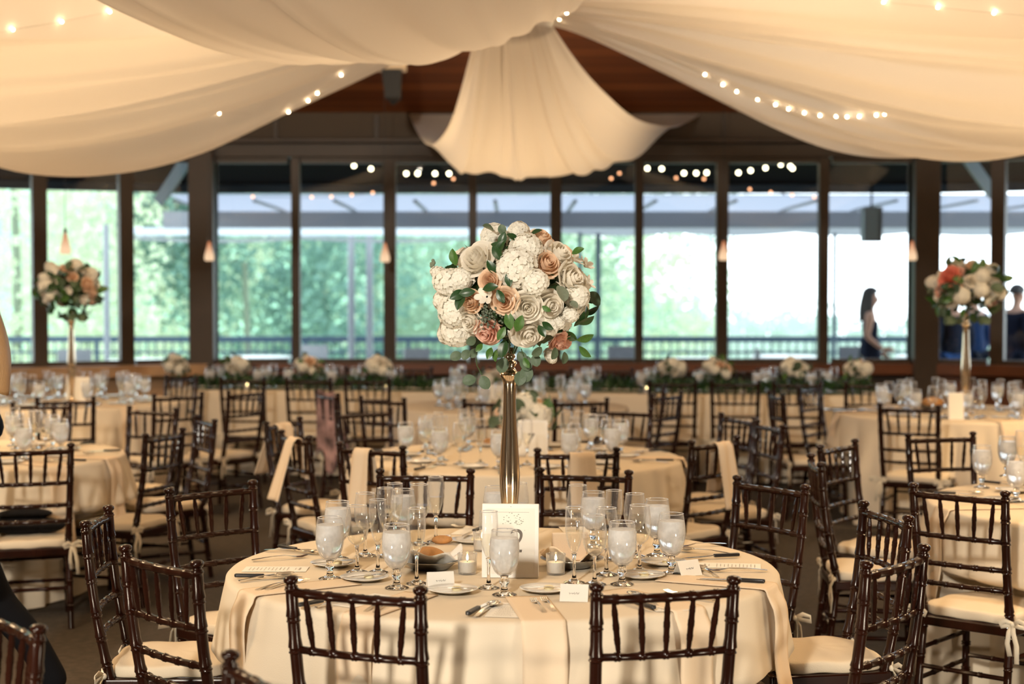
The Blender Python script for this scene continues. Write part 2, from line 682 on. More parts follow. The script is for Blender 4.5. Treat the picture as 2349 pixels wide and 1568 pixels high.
A, B = V(XL, WY, 0), V(XR, WY, 0)
for nm, a, b, lab, dm in (('wall_far', A, B, 'dark panelling under the far windows', 'dado'),
                     ('wall_far_left', LEND, A, 'panelling under the windows of the left wing', 'light_wood'),
                     ('wall_far_right', B, REND, 'panelling under the windows of the right wing', 'sill_wood')):
    mb = MB()
    seg_wall(mb, a, b, 0, .80, .16, .06)
    struct(mb.build(nm, M[dm], smooth=False), lab)
for i, (a, b, m, d) in enumerate(((A, B, 'sill_wood', .26), (LEND, A, 'light_wood', .42), (B, REND, 'sill_wood', .26))):
    mb = MB()
    seg_wall(mb, a, b, .80, .915, d, -.02)
    o = mb.build('trim_%d' % (i+1), M[m], smooth=False, bevel=.008)
    struct(o, ('red brown sill along the far windows', 'light oak sill along the left wing windows', 'red brown sill along the right wing windows')[i])
for i, (a, b) in enumerate(((A, B), (LEND, A), (B, REND))):
    mb = MB()
    seg_wall(mb, a, b, HEAD, 3.17, .2)
    seg_wall(mb, a, b, 3.17, 3.21, .3, -.05)
    struct(mb.build('trim_%d' % (i+4), M['frame'], smooth=False, bevel=.006), 'dark header beam over the windows')
    mb = MB()
    seg_wall(mb, a, b, 3.21, 7.0 if i else 3.49, .14, .05)
    struct(mb.build(('wall_far_upper', 'wall_far_left_upper', 'wall_far_right_upper')[i], M['fascia'], smooth=False), 'painted fascia over the window header')
mb = MB()
for px in (635, 865, 1080, 1290, 1480, 1660, 1850):
    mb.box((wall_x(px, 16.85), WY-.04, 3.34), (.035, .04, .24))
struct(mb.build('trim_7', M['frame'], smooth=False), 'upright battens on the fascia')

# thick posts where the wall turns, and the windows between
for i, (px, w) in enumerate(((470, .25), (2115, .26))):
    o = MB().box((wall_x(px), WY-.05, HEAD/2+.06), (w, .34, HEAD+.1)).build('trim_%d' % (8+i), M['frame'], smooth=False, bevel=.01)
    struct(o, 'broad bronze post where the window wall turns')


def window(n, a, b, wl, wr, z0=SILL-.01, z1=HEAD):
    d = b-a
    L = d.length
    rz = math.atan2(d.y, d.x)
    t = .13
    mb = MB()
    mb.box((wl/2, 0, (z1-z0)/2), (wl, t, z1-z0))
    mb.box((L-wr/2, 0, (z1-z0)/2), (wr, t, z1-z0))
    mb.box((L/2, 0, .025), (L-wl-wr, t*.8, .05))
    mb.box((L/2, 0, z1-z0-.03), (L-wl-wr, t*.8, .06))
    fr = mb.build('window_%d' % n, M['frame'], smooth=False)
    fr.location = (a.x, a.y, z0)
    fr.rotation_euler = (0, 0, rz)
    struct(fr)
    g = MB()
    g.add([(wl, .0, .05), (L-wr, .0, .05), (L-wr, .0, z1-z0-.06), (wl, .0, z1-z0-.06)], [(0, 1, 2, 3)])
    p = g.build('pane', M['pane'], fr, smooth=False)
    return fr


marks = [(470, .125), (680, .042), (895, .063), (1085, .042), (1275, .058), (1465, .042), (1655, .060), (1887, .05), (2115, .13)]
n = 1
for (p0, w0), (p1, w1) in zip(marks[:-1], marks[1:]):
    window(n, V(wall_x(p0), WY, 0), V(wall_x(p1), WY, 0), w0, w1)
    n += 1
ls = [0, .816, 1.671, 2.55, 3.45, 4.4, 5.4, 6.6]
for s0, s1 in zip(ls[:-1], ls[1:]):
    window(n, A+LDIR*s1, A+LDIR*s0, .07, .125 if s0 == 0 else .07)
    n += 1
rs = [0, .765, 1.65, 2.6, 3.6, 4.8, 6.0]
for s0, s1 in zip(rs[:-1], rs[1:]):
    window(n, B+RDIR*s0, B+RDIR*s1, .125 if s0 == 0 else .07, .07)
    n += 1

mb = MB()
seg_wall(mb, V(LEND.x, -5, 0), LEND, 0, 7, .15, .1)
struct(mb.build('wall_left', M['wallpaint'], smooth=False))
mb = MB()
seg_wall(mb, REND, V(REND.x, -5, 0), 0, 7, .15, .1)
struct(mb.build('wall_right', M['wallpaint'], smooth=False))
mb = MB()
seg_wall(mb, V(REND.x, -5, 0), V(LEND.x, -5, 0), 0, 7, .15, .1)
struct(mb.build('wall_back', M['wallpaint'], smooth=False))
# sloping cedar ceiling, rising from the window wall to a flat top
mb = MB()
x0, x1 = LEND.x-.3, REND.x+.3
for y0, z0, y1, z1 in ((17.05, 3.44, 9.5, 6.4), (9.5, 6.4, -5.2, 6.4)):
    mb.add([(x0, y0, z0), (x1, y0, z0), (x1, y1, z1), (x0, y1, z1), (x0, y0, z0+.1), (x1, y0, z0+.1), (x1, y1, z1+.1), (x0, y1, z1+.1)],
           [(0, 1, 2, 3), (7, 6, 5, 4), (0, 4, 5, 1), (2, 6, 7, 3), (1, 5, 6, 2), (0, 3, 7, 4)])
struct(mb.build('ceiling', M['ceiling'], smooth=False), 'sloping cedar plank ceiling')
SL = (6.4-3.44)/(17.05-9.5)
ang = math.atan(SL)


def ceil_z(y):
    return 3.44+(17.05-y)*SL if y > 9.5 else 6.4


# boxed ceiling light with a dark timber bracket under it
lt = thing('ceiling_light', 'boxy cream ceiling light on a dark timber bracket beside the central fabric', 'light', at_depth(899, 143, 15.2))
mb = MB()
mb.box((0, 0, 0), (.26, .26, .15)).build('light_box', P('cream_diffuser', (.62, .48, .30), .5, emit=(1, .7, .4), es=.12), lt, smooth=False, bevel=.01)
top = ceil_z(15.2)-lt.location.z
MB().box((0, 0, (top+.075)/2), (.10, .10, top-.075)).build('hanger', M['wire'], lt, smooth=False)
mb = MB()
mb.add([(-.09, -.09, -.075), (.09, -.09, -.075), (.09, .09, -.075), (-.09, .09, -.075), (-.06, -.06, -.33), (.08, -.06, -.33), (.08, .06, -.33), (-.06, .06, -.33), (.01, 0, -.40)],
       [(3, 2, 1, 0), (0, 1, 5, 4), (1, 2, 6, 5), (2, 3, 7, 6), (3, 0, 4, 7), (4, 5, 8), (5, 6, 8), (6, 7, 8), (7, 4, 8)])
mb.build('bracket', M['wire'], lt, smooth=False)

# ------------------------------------------------------------------ outside
mb = MB()
inn = [(-12, 13.0), (XL, 17.0), (XR, 17.0), (12, 13.6)]
outr = [(-12.9, 15.3), (XL-.5, 19.3), (XR+.6, 19.3), (13, 16.0)]
for k in range(3):
    a0, a1, b0, b1 = inn[k], inn[k+1], outr[k], outr[k+1]
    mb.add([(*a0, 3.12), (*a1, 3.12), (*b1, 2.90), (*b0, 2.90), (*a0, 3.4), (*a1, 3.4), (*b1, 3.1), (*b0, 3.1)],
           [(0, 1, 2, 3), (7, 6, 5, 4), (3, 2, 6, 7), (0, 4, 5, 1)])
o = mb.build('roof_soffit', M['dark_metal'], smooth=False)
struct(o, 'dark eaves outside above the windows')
mb = MB()
for k in range(3):
    a, b = V(*outr[k], 0), V(*outr[k+1], 0)
    seg_wall(mb, a, b, 2.80, 3.10, .06)
struct(mb.build('trim_20', M['blue_frame'], smooth=False), 'blue grey eaves edge outside')
for i, (p, q) in enumerate((((432, 362, 17.4), (372, 452, 19.0)), ((2212, 352, 17.0), (2276, 442, 18.6)))):
    a, b = at_depth(*p), at_depth(*q)
    MBt = MB()
    t = (b-a).normalized()
    MBt.tube([a-t*.15, b+t*.1], .085, 4).build('trim_%d' % (21+i), M['blue_frame'], smooth=False)
    struct(COL.objects['trim_%d' % (21+i)], 'slanting blue grey brace under the eaves')

dk = MB().box((0, 21.5, -.08), (34, 9.0, .12)).build('patio_deck', M['deck'], smooth=False)
struct(dk, 'pale patio outside the windows')
gr = MB()
gr.grid(lambda u, v: (-70+140*u, 25.5+150*v, -1.2-5.0*min(1, v*4)), 20, 20)
struct(gr.build('ground', M['ground']), 'lawn falling away beyond the patio')

# wooded hillside closing the view on the left, dropping to the open valley on the right
def hill(u, v):
    x = -75+135*u
    k = max(0, min(1, (18-x)/26))
    top = -4.2+17*k*k*(3-2*k)+1.2*math.sin(x*.7)+.8*math.sin(x*1.7+1)
    return (x, 92+6*v+2*math.sin(x*.5), -9+(top+9)*v+.3*math.sin(x*3+v*20))


hm = MB()
hm.grid(hill, 160, 24)
struct(hm.build('hill', P('hillside_woods', (.36, .58, .42), .9, var=.45, scale=.35)), 'hazy wooded hillside beyond the patio')  # distance haze is put into this green

# covered patio: translucent roof strip, grey beam, canvas awning, posts
pc = thing('patio_canopy', 'grey patio canopy with a translucent roof strip outside the far windows', 'canopy', (0, 0, 0))
mb = MB()
mb.add([(-4.1, 19.45, 2.80), (8.5, 19.45, 2.80), (8.5, 22.1, 2.715), (-4.1, 22.1, 2.715)], [(0, 1, 2, 3)]).build('roof_panel', M['poly'], pc, smooth=False)
mb = MB()
for k in range(14):
    mb.box((-4.0+k*.95, 20.7, 2.72), (.04, 2.6, .03))
mb.build('rafters', M['outside_metal'], pc, smooth=False)
MB().box((2.0, 22.15, 2.61), (13.4, .2, .22)).build('beam', M['outside_metal'], pc, smooth=False)
mb = MB()


def awn(u, v):
    x = wall_x(1290, 22.4)+u*7.0
    return (x, 22.3+v*1.9, 2.66-.16*v-.05*math.sin(math.pi*((u*4) % 1))*v)


mb.grid(awn, 40, 6).build('awning', M['canvas'], pc)
mb = MB()


def val(u, v):
    x = wall_x(300, 23.6)+u*5.0
    s = math.sin(math.pi*((u*2.0) % 1))
    return (x, 23.6, 2.44-.05*s-v*.05)


mb.grid(val, 60, 2).build('valance', M['canvas'], pc)
mb = MB()
mb.grid(lambda u, v: (wall_x(300, 23.0)+u*5.9, 22.5+1.0*v, 2.52-.08*v), 20, 3).build('canvas_strip', M['strip'], pc)
for px, y, r in ((245, 24, .045), (806, 24, .05), (848, 24, .05), (1330, 24, .03), (1372, 24, .04), (1914, 24, .03)):
    x = (px-PW/2)/FPX*y
    MB().tube([(x, y, -.02), (x, y, 2.62)], r, 10).build('post', M['blue_frame'] if px > 1000 else M['outside_metal'], pc)

rl = thing('patio_railing', 'dark patio railing along the far edge of the deck', 'railing', (0, 25.2, 0))
for z, h in ((.90, .09), (.70, .035), (.15, .04)):
    MB().box((0, 0, z), (26, .05, h)).build('rail', M['blue_frame'], rl, smooth=False)
mb = MB()
for k in range(200):
    mb.box((-12.9+k*.13, 0, .50), (.02, .02, .72))
mb.build('balusters', M['blue_frame'], rl, smooth=False)
for k in range(17):
    MB().box((-12.8+k*1.6, 0, .47), (.06, .06, .94)).build('post', M['blue_frame'], rl, smooth=False)

# patio tables with white cloths
pt = thing('patio_table', '', 'table')
MB().lathe([(.46, .72), (.47, .76), (.0, .765)], 24).build('tabletop', M['white'], pt)
MB().tube([(0, 0, .02), (0, 0, .73)], .04, 10).lathe([(.24, 0), (.24, .02), (.05, .04)], 16).build('pedestal', M['dark_metal'], pt)
ptp = Proto(pt)
for px, y, lab in ((60, 20.4, 'pale patio table outside the left wing windows'), (330, 21.6, 'pale patio table outside beside the left broad post'),
                   (590, 22.6, 'pale patio table outside the leftmost pane of the far wall'), (1130, 22.8, 'pale patio table outside behind the tall bouquet'),
                   (1600, 22.0, 'pale patio table outside left of the sky'), (1800, 22.8, 'pale patio table outside under the open sky'),
                   (2060, 21.4, 'pale patio table outside near the strolling woman'), (2130, 22.8, 'pale patio table outside right of the right broad post')):
    ptp.put(((px-PW/2)/FPX*y, y, -.02), 0, lab)
pch = thing('patio_chair', '', 'chair')
mb = MB().box((0, 0, .45), (.44, .44, .04)).build('seat', M['outside_metal'], pch, smooth=False)
MB().box((0, -.21, .72), (.44, .03, .40)).build('backrest', M['outside_metal'], pch, smooth=False)
for sx in (-.2, .2):
    for sy in (-.2, .2):
        MB().tube([(sx, sy, 0), (sx, sy, .45)], .015, 6).build('leg', M['outside_metal'], pch)
pcp = Proto(pch)
for k, px in enumerate((180, 420, 700, 980, 1180, 1420, 1700, 1960)):
    y = 21.3+(k % 3)*.6
    pcp.put(((px-PW/2)/FPX*y, y, -.02), k*1.3, 'grey patio chair outside beyond the window sill', 'grey chairs on the patio')

# lantern hanging over the patio
ln = thing('patio_lantern', 'grey box lantern hanging from the eaves outside on the right', 'lantern', at_depth(1999, 515, 19.15))
MB().box((0, 0, 0), (.19, .19, .36)).build('lantern_body', P('lantern_glass', (.30, .34, .33), .4), ln, smooth=False, bevel=.01)
mb = MB()
for sx in (-1, 1):
    for sy in (-1, 1):
        mb.box((sx*.095, sy*.095, 0), (.02, .02, .38))
mb.box((0, 0, .19), (.22, .22, .02)).box((0, 0, -.19), (.22, .22, .02))
mb.build('lantern_frame', M['outside_metal'], ln, smooth=False)
MB().tube([(0, 0, .19), (0, 0, 2.93-ln.location.z)], .012, 6).build('rod', M['dark_metal'], ln)


# trees: leaf clumps around a trunk
def tree(x, y, base, h, w, mat, label, seed, n=10000, leaf=.17):
    r = random.Random(seed)
    t = thing('tree', label, 'tree', (x, y, base), 0, 'trees beyond the patio')
    MB().tube([(0, 0, 0), (.1, 0, h*.3), (0, .1, h*.6)], [w*.018, w*.015, w*.01], 8).build('trunk', M['bark'], t)
    mb = MB()
    cl = []
    for _ in range(26):
        a = r.uniform(0, 6.283)
        zz = r.uniform(.16, .97)
        rr = w*.5*math.sin(math.pi*min(1, .15+zz*.85))**.6*r.uniform(.45, 1)
        cl.append((V(math.cos(a)*rr, math.sin(a)*rr, h*zz), w*r.uniform(.13, .25)))
    for _ in range(n):
        c, s = r.choice(cl)
        d = V(r.gauss(0, 1), r.gauss(0, 1), r.gauss(0, 1)).normalized()
        p = c+d*s*r.uniform(.75, 1.05)
        q = d.to_track_quat('Z', 'Y') @ Quaternion((r.gauss(0, 1), r.gauss(0, 1), r.gauss(0, .3), r.gauss(0, 2))).normalized()
        L = leaf*r.uniform(.6, 1.4)
        mb.add([p+q @ V(-L*.5, 0, 0), p+q @ V(0, -L*.35, .03), p+q @ V(L*.5, 0, 0), p+q @ V(0, L*.35, .03)], [(0, 1, 2, 3)])
    mb.build('crown', mat, t, smooth=False)


tr = [(30, 33, -3, 13, 6.5, 'tree_a', 'pale yellow green tree outside the left wing, farthest left'),
      (190, 42, -3, 13.5, 7, 'tree_a', 'pale yellow green tree outside the left wing, behind the left bouquet'),
      (360, 51, -4, 13.5, 8, 'tree_b', 'green tree seen beside the left broad post'),
      (560, 36.5, -3, 8.8, 6, 'tree_c', 'blue green tree in the leftmost pane of the far wall'),
      (740, 45, -4, 11.5, 7.5, 'tree_b', 'mid green tree in the second pane of the far wall'),
      (860, 54, -4, 11, 7.5, 'tree_c', 'dark blue green tree behind the pair of patio posts'),
      (1010, 63, -4, 13.5, 9, 'tree_a', 'bright green tree left of the tall bouquet'),
      (1180, 40, -4, 9.5, 6.5, 'tree_b', 'green tree directly behind the tall bouquet'),
      (1340, 48, -4, 11, 7, 'tree_a', 'yellow green tree just right of the tall bouquet'),
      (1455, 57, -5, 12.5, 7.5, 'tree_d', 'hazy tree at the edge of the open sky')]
for i, (px, y, b, h, w, m, lab) in enumerate(tr):
    tree((px-PW/2)/FPX*y, y, b, h, w, M[m], lab, 100+i)
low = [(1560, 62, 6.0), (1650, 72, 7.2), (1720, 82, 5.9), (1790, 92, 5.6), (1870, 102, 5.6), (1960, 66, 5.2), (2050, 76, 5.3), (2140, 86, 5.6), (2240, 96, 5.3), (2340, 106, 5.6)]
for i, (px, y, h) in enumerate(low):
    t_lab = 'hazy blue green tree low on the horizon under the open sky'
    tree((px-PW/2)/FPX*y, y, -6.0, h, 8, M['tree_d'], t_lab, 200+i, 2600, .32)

# bulb strings beyond the glass, standing in for lights reflected in the panes
sl = thing('reflection_bulbs', 'round bulbs outside standing in for lights reflected in the window glass', 'string lights', (0, 0, 0))
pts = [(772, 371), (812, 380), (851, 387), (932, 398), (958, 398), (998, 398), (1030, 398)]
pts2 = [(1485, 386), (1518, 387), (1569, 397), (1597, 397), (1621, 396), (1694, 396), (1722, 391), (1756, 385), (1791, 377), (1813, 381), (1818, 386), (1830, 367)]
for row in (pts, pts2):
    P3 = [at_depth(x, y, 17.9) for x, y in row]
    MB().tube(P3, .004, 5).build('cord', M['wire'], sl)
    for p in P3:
        MB().ball(p, .022, 8, 6).build('bulb', M['bulb_mirrored'], sl)
s2 = thing('reflection_bulbs', 'fainter amber bulbs outside standing in for lower reflections in the glass', 'string lights', (0, 0, 0))
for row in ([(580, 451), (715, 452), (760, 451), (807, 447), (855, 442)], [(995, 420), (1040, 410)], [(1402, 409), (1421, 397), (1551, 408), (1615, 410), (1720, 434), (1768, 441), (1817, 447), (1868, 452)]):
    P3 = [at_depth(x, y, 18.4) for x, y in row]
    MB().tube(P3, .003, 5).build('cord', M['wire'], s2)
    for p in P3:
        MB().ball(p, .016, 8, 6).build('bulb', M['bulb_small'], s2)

# ------------------------------------------------------------------ pendants along the window wall
for px, py, y, lab in ((150, 575, 14.6, 'teardrop pendant lamp glowing over the left bouquet'),
                       (480, 591, 16.2, 'teardrop pendant lamp in front of the left broad post'),
                       (883, 594, 16.2, 'teardrop pendant lamp left of the tall bouquet'),
                       (1660, 590, 16.2, 'teardrop pendant lamp right of the tall bouquet'),
                       (2092, 590, 16.2, 'teardrop pendant lamp in front of the right broad post')):
    pl = thing('pendant_lamp', lab, 'lamp', at_depth(px, py, y), 0, 'pendant lamps along the windows')
    MB().lathe([(.010, .17), (.015, .145), (.027, .095), (.041, .045), (.049, .005), (.046, -.020), (.036, -.030), (.034, -.026)], 18).build('lamp_shade', M['shade'], pl)
    MB().lathe([(.014, .20), (.016, .165), (.012, .16)], 12, cap0=True, cap1=True).build('fitting', M['frame'], pl)
    MB().tube([(0, 0, .19), (0, 0, ceil_z(y)+.03-pl.location.z)], .003, 5).build('cord', M['wire'], pl)

# ------------------------------------------------------------------ sheer ceiling fabric
HUB = at_depth(1178, 50, 12.6)


def nsum(x, seed, n=5):
    r = random.Random(seed)
    return sum(math.sin(x*r.uniform(3, 16)+r.uniform(0, 6.28))*r.uniform(.3, 1) for _ in range(n))/n*1.6


def drape(name, label, hub, end, sag, amp, seed, nu=70, nv=110, skew=1.0, fq=1.0, crease=.9):
    """hub(v), end(v): the two edges the cloth is tied to; sag(v): how far it hangs between."""
    def fn(u, v):
        a, b = hub(v), end(v)
        p = a.lerp(b, u)
        s = 4*u**skew*(1-u**skew)
        f = nsum(v*6*fq, seed)*amp*math.sin(math.pi*min(1, u*1.02))**.6
        f += nsum(v*5*fq+u*1.2, seed+1)*amp*.5*math.sin(math.pi*u)
        f -= crease*amp*sum((1-abs(math.sin(v*k_+o_+u*w_)))**6 for k_, o_, w_ in ((7*fq+4, seed, .5), (11*fq+5, seed*1.7, -.4)))*math.sin(math.pi*u)**.5
        g = nsum(v*9*fq, seed+2)*.03*(1-u)
        p = p+V(g, g*.5, -sag(v)*s+f)
        return p
    mb = MB()
    mb.grid(fn, nu, nv)
    o = mb.build(name, M['drape'], angle=180)
    tag(o, label, 'drape')
    return o


def lin(a, b):
    return lambda v: a.lerp(b, v)


def curve3(pts):
    pts = [Vector(p) for p in pts]

    def f(v):
        x = v*(len(pts)-1)
        i = min(int(x), len(pts)-2)
        return pts[i].lerp(pts[i+1], x-i)
    return f


def vals(xs):
    def f(v):
        x = v*(len(xs)-1)
        i = min(int(x), len(xs)-2)
        t = x-i
        t = t*t*(3-2*t)
        return xs[i]*(1-t)+xs[i+1]*t
    return f


# far panel, from the hub to the fascia over the far windows
hL, hR = at_depth(1098, 50, 12.6), at_depth(1262, 50, 12.6)
eL, eR = at_depth(940, 262, 16.75), at_depth(1604, 262, 16.75)
d1 = drape('ceiling_drape', 'central fall of sheer fabric swagged from hub to far window wall',
           lin(hL, hR), lin(eL, eR), vals([.55, .84, .87, .88, .88, .86, .82, .74, .36]), .05, 3, fq=.55)
# left and right panels
d2 = drape('ceiling_drape', 'sheer fabric swag filling the upper left, hung with tiny lights',
           lin(HUB+V(-.25, .15, 0), HUB+V(-.1, -.3, .1)), curve3([(-4.9, 11.4, 3.55), (-6.0, 8.6, 3.5), (-6.0, 5.8, 3.5), (-5.5, 2.6, 3.6)]),
           vals([1.02, 1.0, .88, .92, .72, .7, .3]), .07, 11, skew=1.4, fq=.6)
d3 = drape('ceiling_drape', 'sheer fabric swag filling the upper right, with a row of lights',
           lin(HUB+V(.25, .15, 0), HUB+V(.1, -.3, .1)), curve3([(4.6, 11.2, 3.55), (5.8, 8.6, 3.5), (6.0, 5.8, 3.5), (5.5, 2.6, 3.6)]),
           vals([1.02, 1.0, .88, .92, .72, .7, .3]), .07, 23, skew=1.4, fq=.6)
# near panel, from the hub over the camera
d4 = drape('ceiling_drape', 'sheer fabric swag at top centre, coming forward from the hub',
           lin(HUB+V(-.3, -.3, .25), HUB+V(.32, -.3, .25)), curve3([(-2.6, 4.0, 3.7), (-1.5, 3.2, 3.7), (-.2, 3.0, 3.7), (.9, 3.0, 3.7)]),
           vals([.95, 1.0, 1.02, .98, .9, .75, .5]), .035, 31, fq=.6)
hubr = tag(MB().tube([HUB+V(0, 0, .1), V(HUB.x, HUB.y, ceil_z(HUB.y)+.05)], .03, 10).lathe([(.30, HUB.z-.06), (.32, HUB.z), (.30, HUB.z+.06)], 24, M=Matrix.Translation((HUB.x, HUB.y, 0))).build('drape_hub', M['white'], None), 'ring and rod gathering the ceiling fabric at the hub', 'fabric hub')

dg = bpy.context.evaluated_depsgraph_get()
CAMP = V(0, 0, CAM_Z)


def bvh_of(o):
    return BVHTree.FromPolygons([v.co[:] for v in o.data.vertices], [p.vertices[:] for p in o.data.polygons])


BV = [bvh_of(o) for o in (d1, d2, d3, d4)]


def on_drape(px, py, off=.03):
    d = (at_depth(px, py, 10)-CAMP).normalized()
    best = None
    for b in BV:
        h = b.ray_cast(CAMP, d, 60)
        if h[0] is not None and (best is None or h[3] < best):
            best = h[3]
    if best is None:
        best = 11.0
    return CAMP+d*(best-off)


for lab, row, rad in (('row of tiny lights across the sheer swag at upper right', [(1617, 171), (1658, 194), (1690, 210), (1738, 228), (1779, 240), (1809, 250), (1845, 259), (1881, 265), (1918, 267), (1943, 268), (1971, 267), (2010, 264), (2029, 262)], .0085),
                 ('three starry lights on the swag in the top left corner', [(-60, 90), (30, 68), (142, 50), (252, 27)], .0085),
                 ('few tiny lights along the lower edge of the left swag', [(503, 260), (662, 257), (707, 231), (728, 214), (783, 172)], .008),
                 ('three starry lights on the swag in the top right corner', [(2027, 5), (2151, 17), (2280, 30), (2400, 40)], .0085),
                 ('single light beside the gathered hub of the fabric', [(1283, 44), (1300, 30)], .009)):
    t = thing('fairy_lights', lab, 'string lights', (0, 0, 0))
    P3 = [on_drape(x, y) for x, y in row]
    MB().tube(P3, .0012, 4).build('wire', M['clear_wire'], t)
    for p in P3:
        MB().ball(p, rad, 8, 6).build('bulb', M['bulb'], t)
# ------------------------------------------------------------------ tables
TH = .762
C0 = V(-.03, 5.43, 0)        # front table
C7 = V(.02, 8.97, 0)         # table with the 7 card
C8 = V(.0, 12.85, 0)         # table behind it
CLN = V(-3.08, 9.05, 0)      # left table
CLF = V(-3.6, 13.35, 0)      # left table with the tall vase
CRN = V(2.72, 7.0, 0)        # right table
CRF = V(3.32, 12.15, 0)      # right table with the tall vase
TR = .914


def tablecloth(label, c, seed, folds, tucks=(), flare=.07, r=TR, fa=.085):
    """Round cloth to the floor; tucks = (angle, radius): seats pushed in under the edge."""
    rr = random.Random(seed)
    ph = [rr.uniform(0, 6.28) for _ in range(6)]
    nth = 300
    prof = [(0, TH), (.3, TH), (.6, TH), (.80, TH), (r-.025, TH), (r-.010, TH-.003), (r-.002, TH-.011), (r, TH-.025)]
    nz = 30
    mb = MB()
    rows = []
    for q, z in prof:
        rows.append([(q*math.cos(2*math.pi*k/nth), q*math.sin(2*math.pi*k/nth), z) for k in range(nth)])
    for j in range(1, nz+1):
        t = j/nz
        z = (TH-.025)*(1-t)+.012*t
        row = []
        for k in range(nth):
            a = 2*math.pi*k/nth
            s = abs(math.sin(folds*.5*a+ph[0]+.9*math.sin(3*a+ph[1])))**.65*2-1.15
            s2 = math.sin((folds+5)*a+ph[2]+1.3*math.sin(2*a+ph[3]))
            q = r+flare*t**.8*.6+(fa*s+.016*s2)*min(1, t*2.0)*(.7+.3*math.sin(2*a+ph[4]))+fa*.55*min(1, t*2.0)
            for ta, tr_ in tucks:
                d = abs((a-ta+math.pi) % (2*math.pi)-math.pi)
                w = max(0, min(1, (min(1.1, .27/tr_)+.07-d)/.07))*max(0, min(1, (.502-z)/.028))
                if q > tr_:
                    q = q*(1-w)+tr_*w
            row.append((q*math.cos(a), q*math.sin(a), z))
        rows.append(row)
    vs = [p for row in rows[1:] for p in row]
    n = len(rows)-1
    fs = [(j*nth+k, (j+1)*nth+k, (j+1)*nth+(k+1) % nth, j*nth+(k+1) % nth) for j in range(n-1) for k in range(nth)]
    fs.append(tuple(range(nth)))
    mb.add(vs, fs)
    o = mb.build('tablecloth', M['cloth'], angle=180)
    o.location = c
    return tag(o, label, 'tablecloth')


# ------------------------------------------------------------------ ballroom chairs
def bamboo(mb, a, b, r, nodes, seg=10, bump=1.32, bow=None, taper=None):
    """Turned bamboo-style bar from a to b with rings at the given fractions."""
    a, b = V(*a), V(*b)
    ts = {0.0, 1.0}
    for q in nodes:
        for e in (-.030, -.015, 0, .015, .030):
            ts.add(q+e*.35/max(.1, (b-a).length))
    if bow or taper:
        ts |= {i/8 for i in range(9)}
    ts = sorted(t for t in ts if 0 <= t <= 1)
    pts, rad = [], []
    for t in ts:
        p = a.lerp(b, t)
        if bow:
            p = p+bow*(4*t*(1-t))
        q = r*(taper(t) if taper else 1)
        for n_ in nodes:
            e = abs(t-n_)*(b-a).length
            if e < .0035:
                q *= 1.08
            elif e < .0085:
                q *= bump
        pts.append(p)
        rad.append(q)
    mb.tube(pts, rad, seg)
    return mb


def back_pt(x, z):
    """Point in the raked back frame: x across, z up (seat .40 to top .93)."""
    if z >= .40:
        t = (z-.40)/.52
        return V(x*(.94+.06*t), -.185-.075*t-.012*math.sin(math.pi*t), z)
    t = z/.40
    return V(x*(.98-.04*t), -.235+.05*t, z)


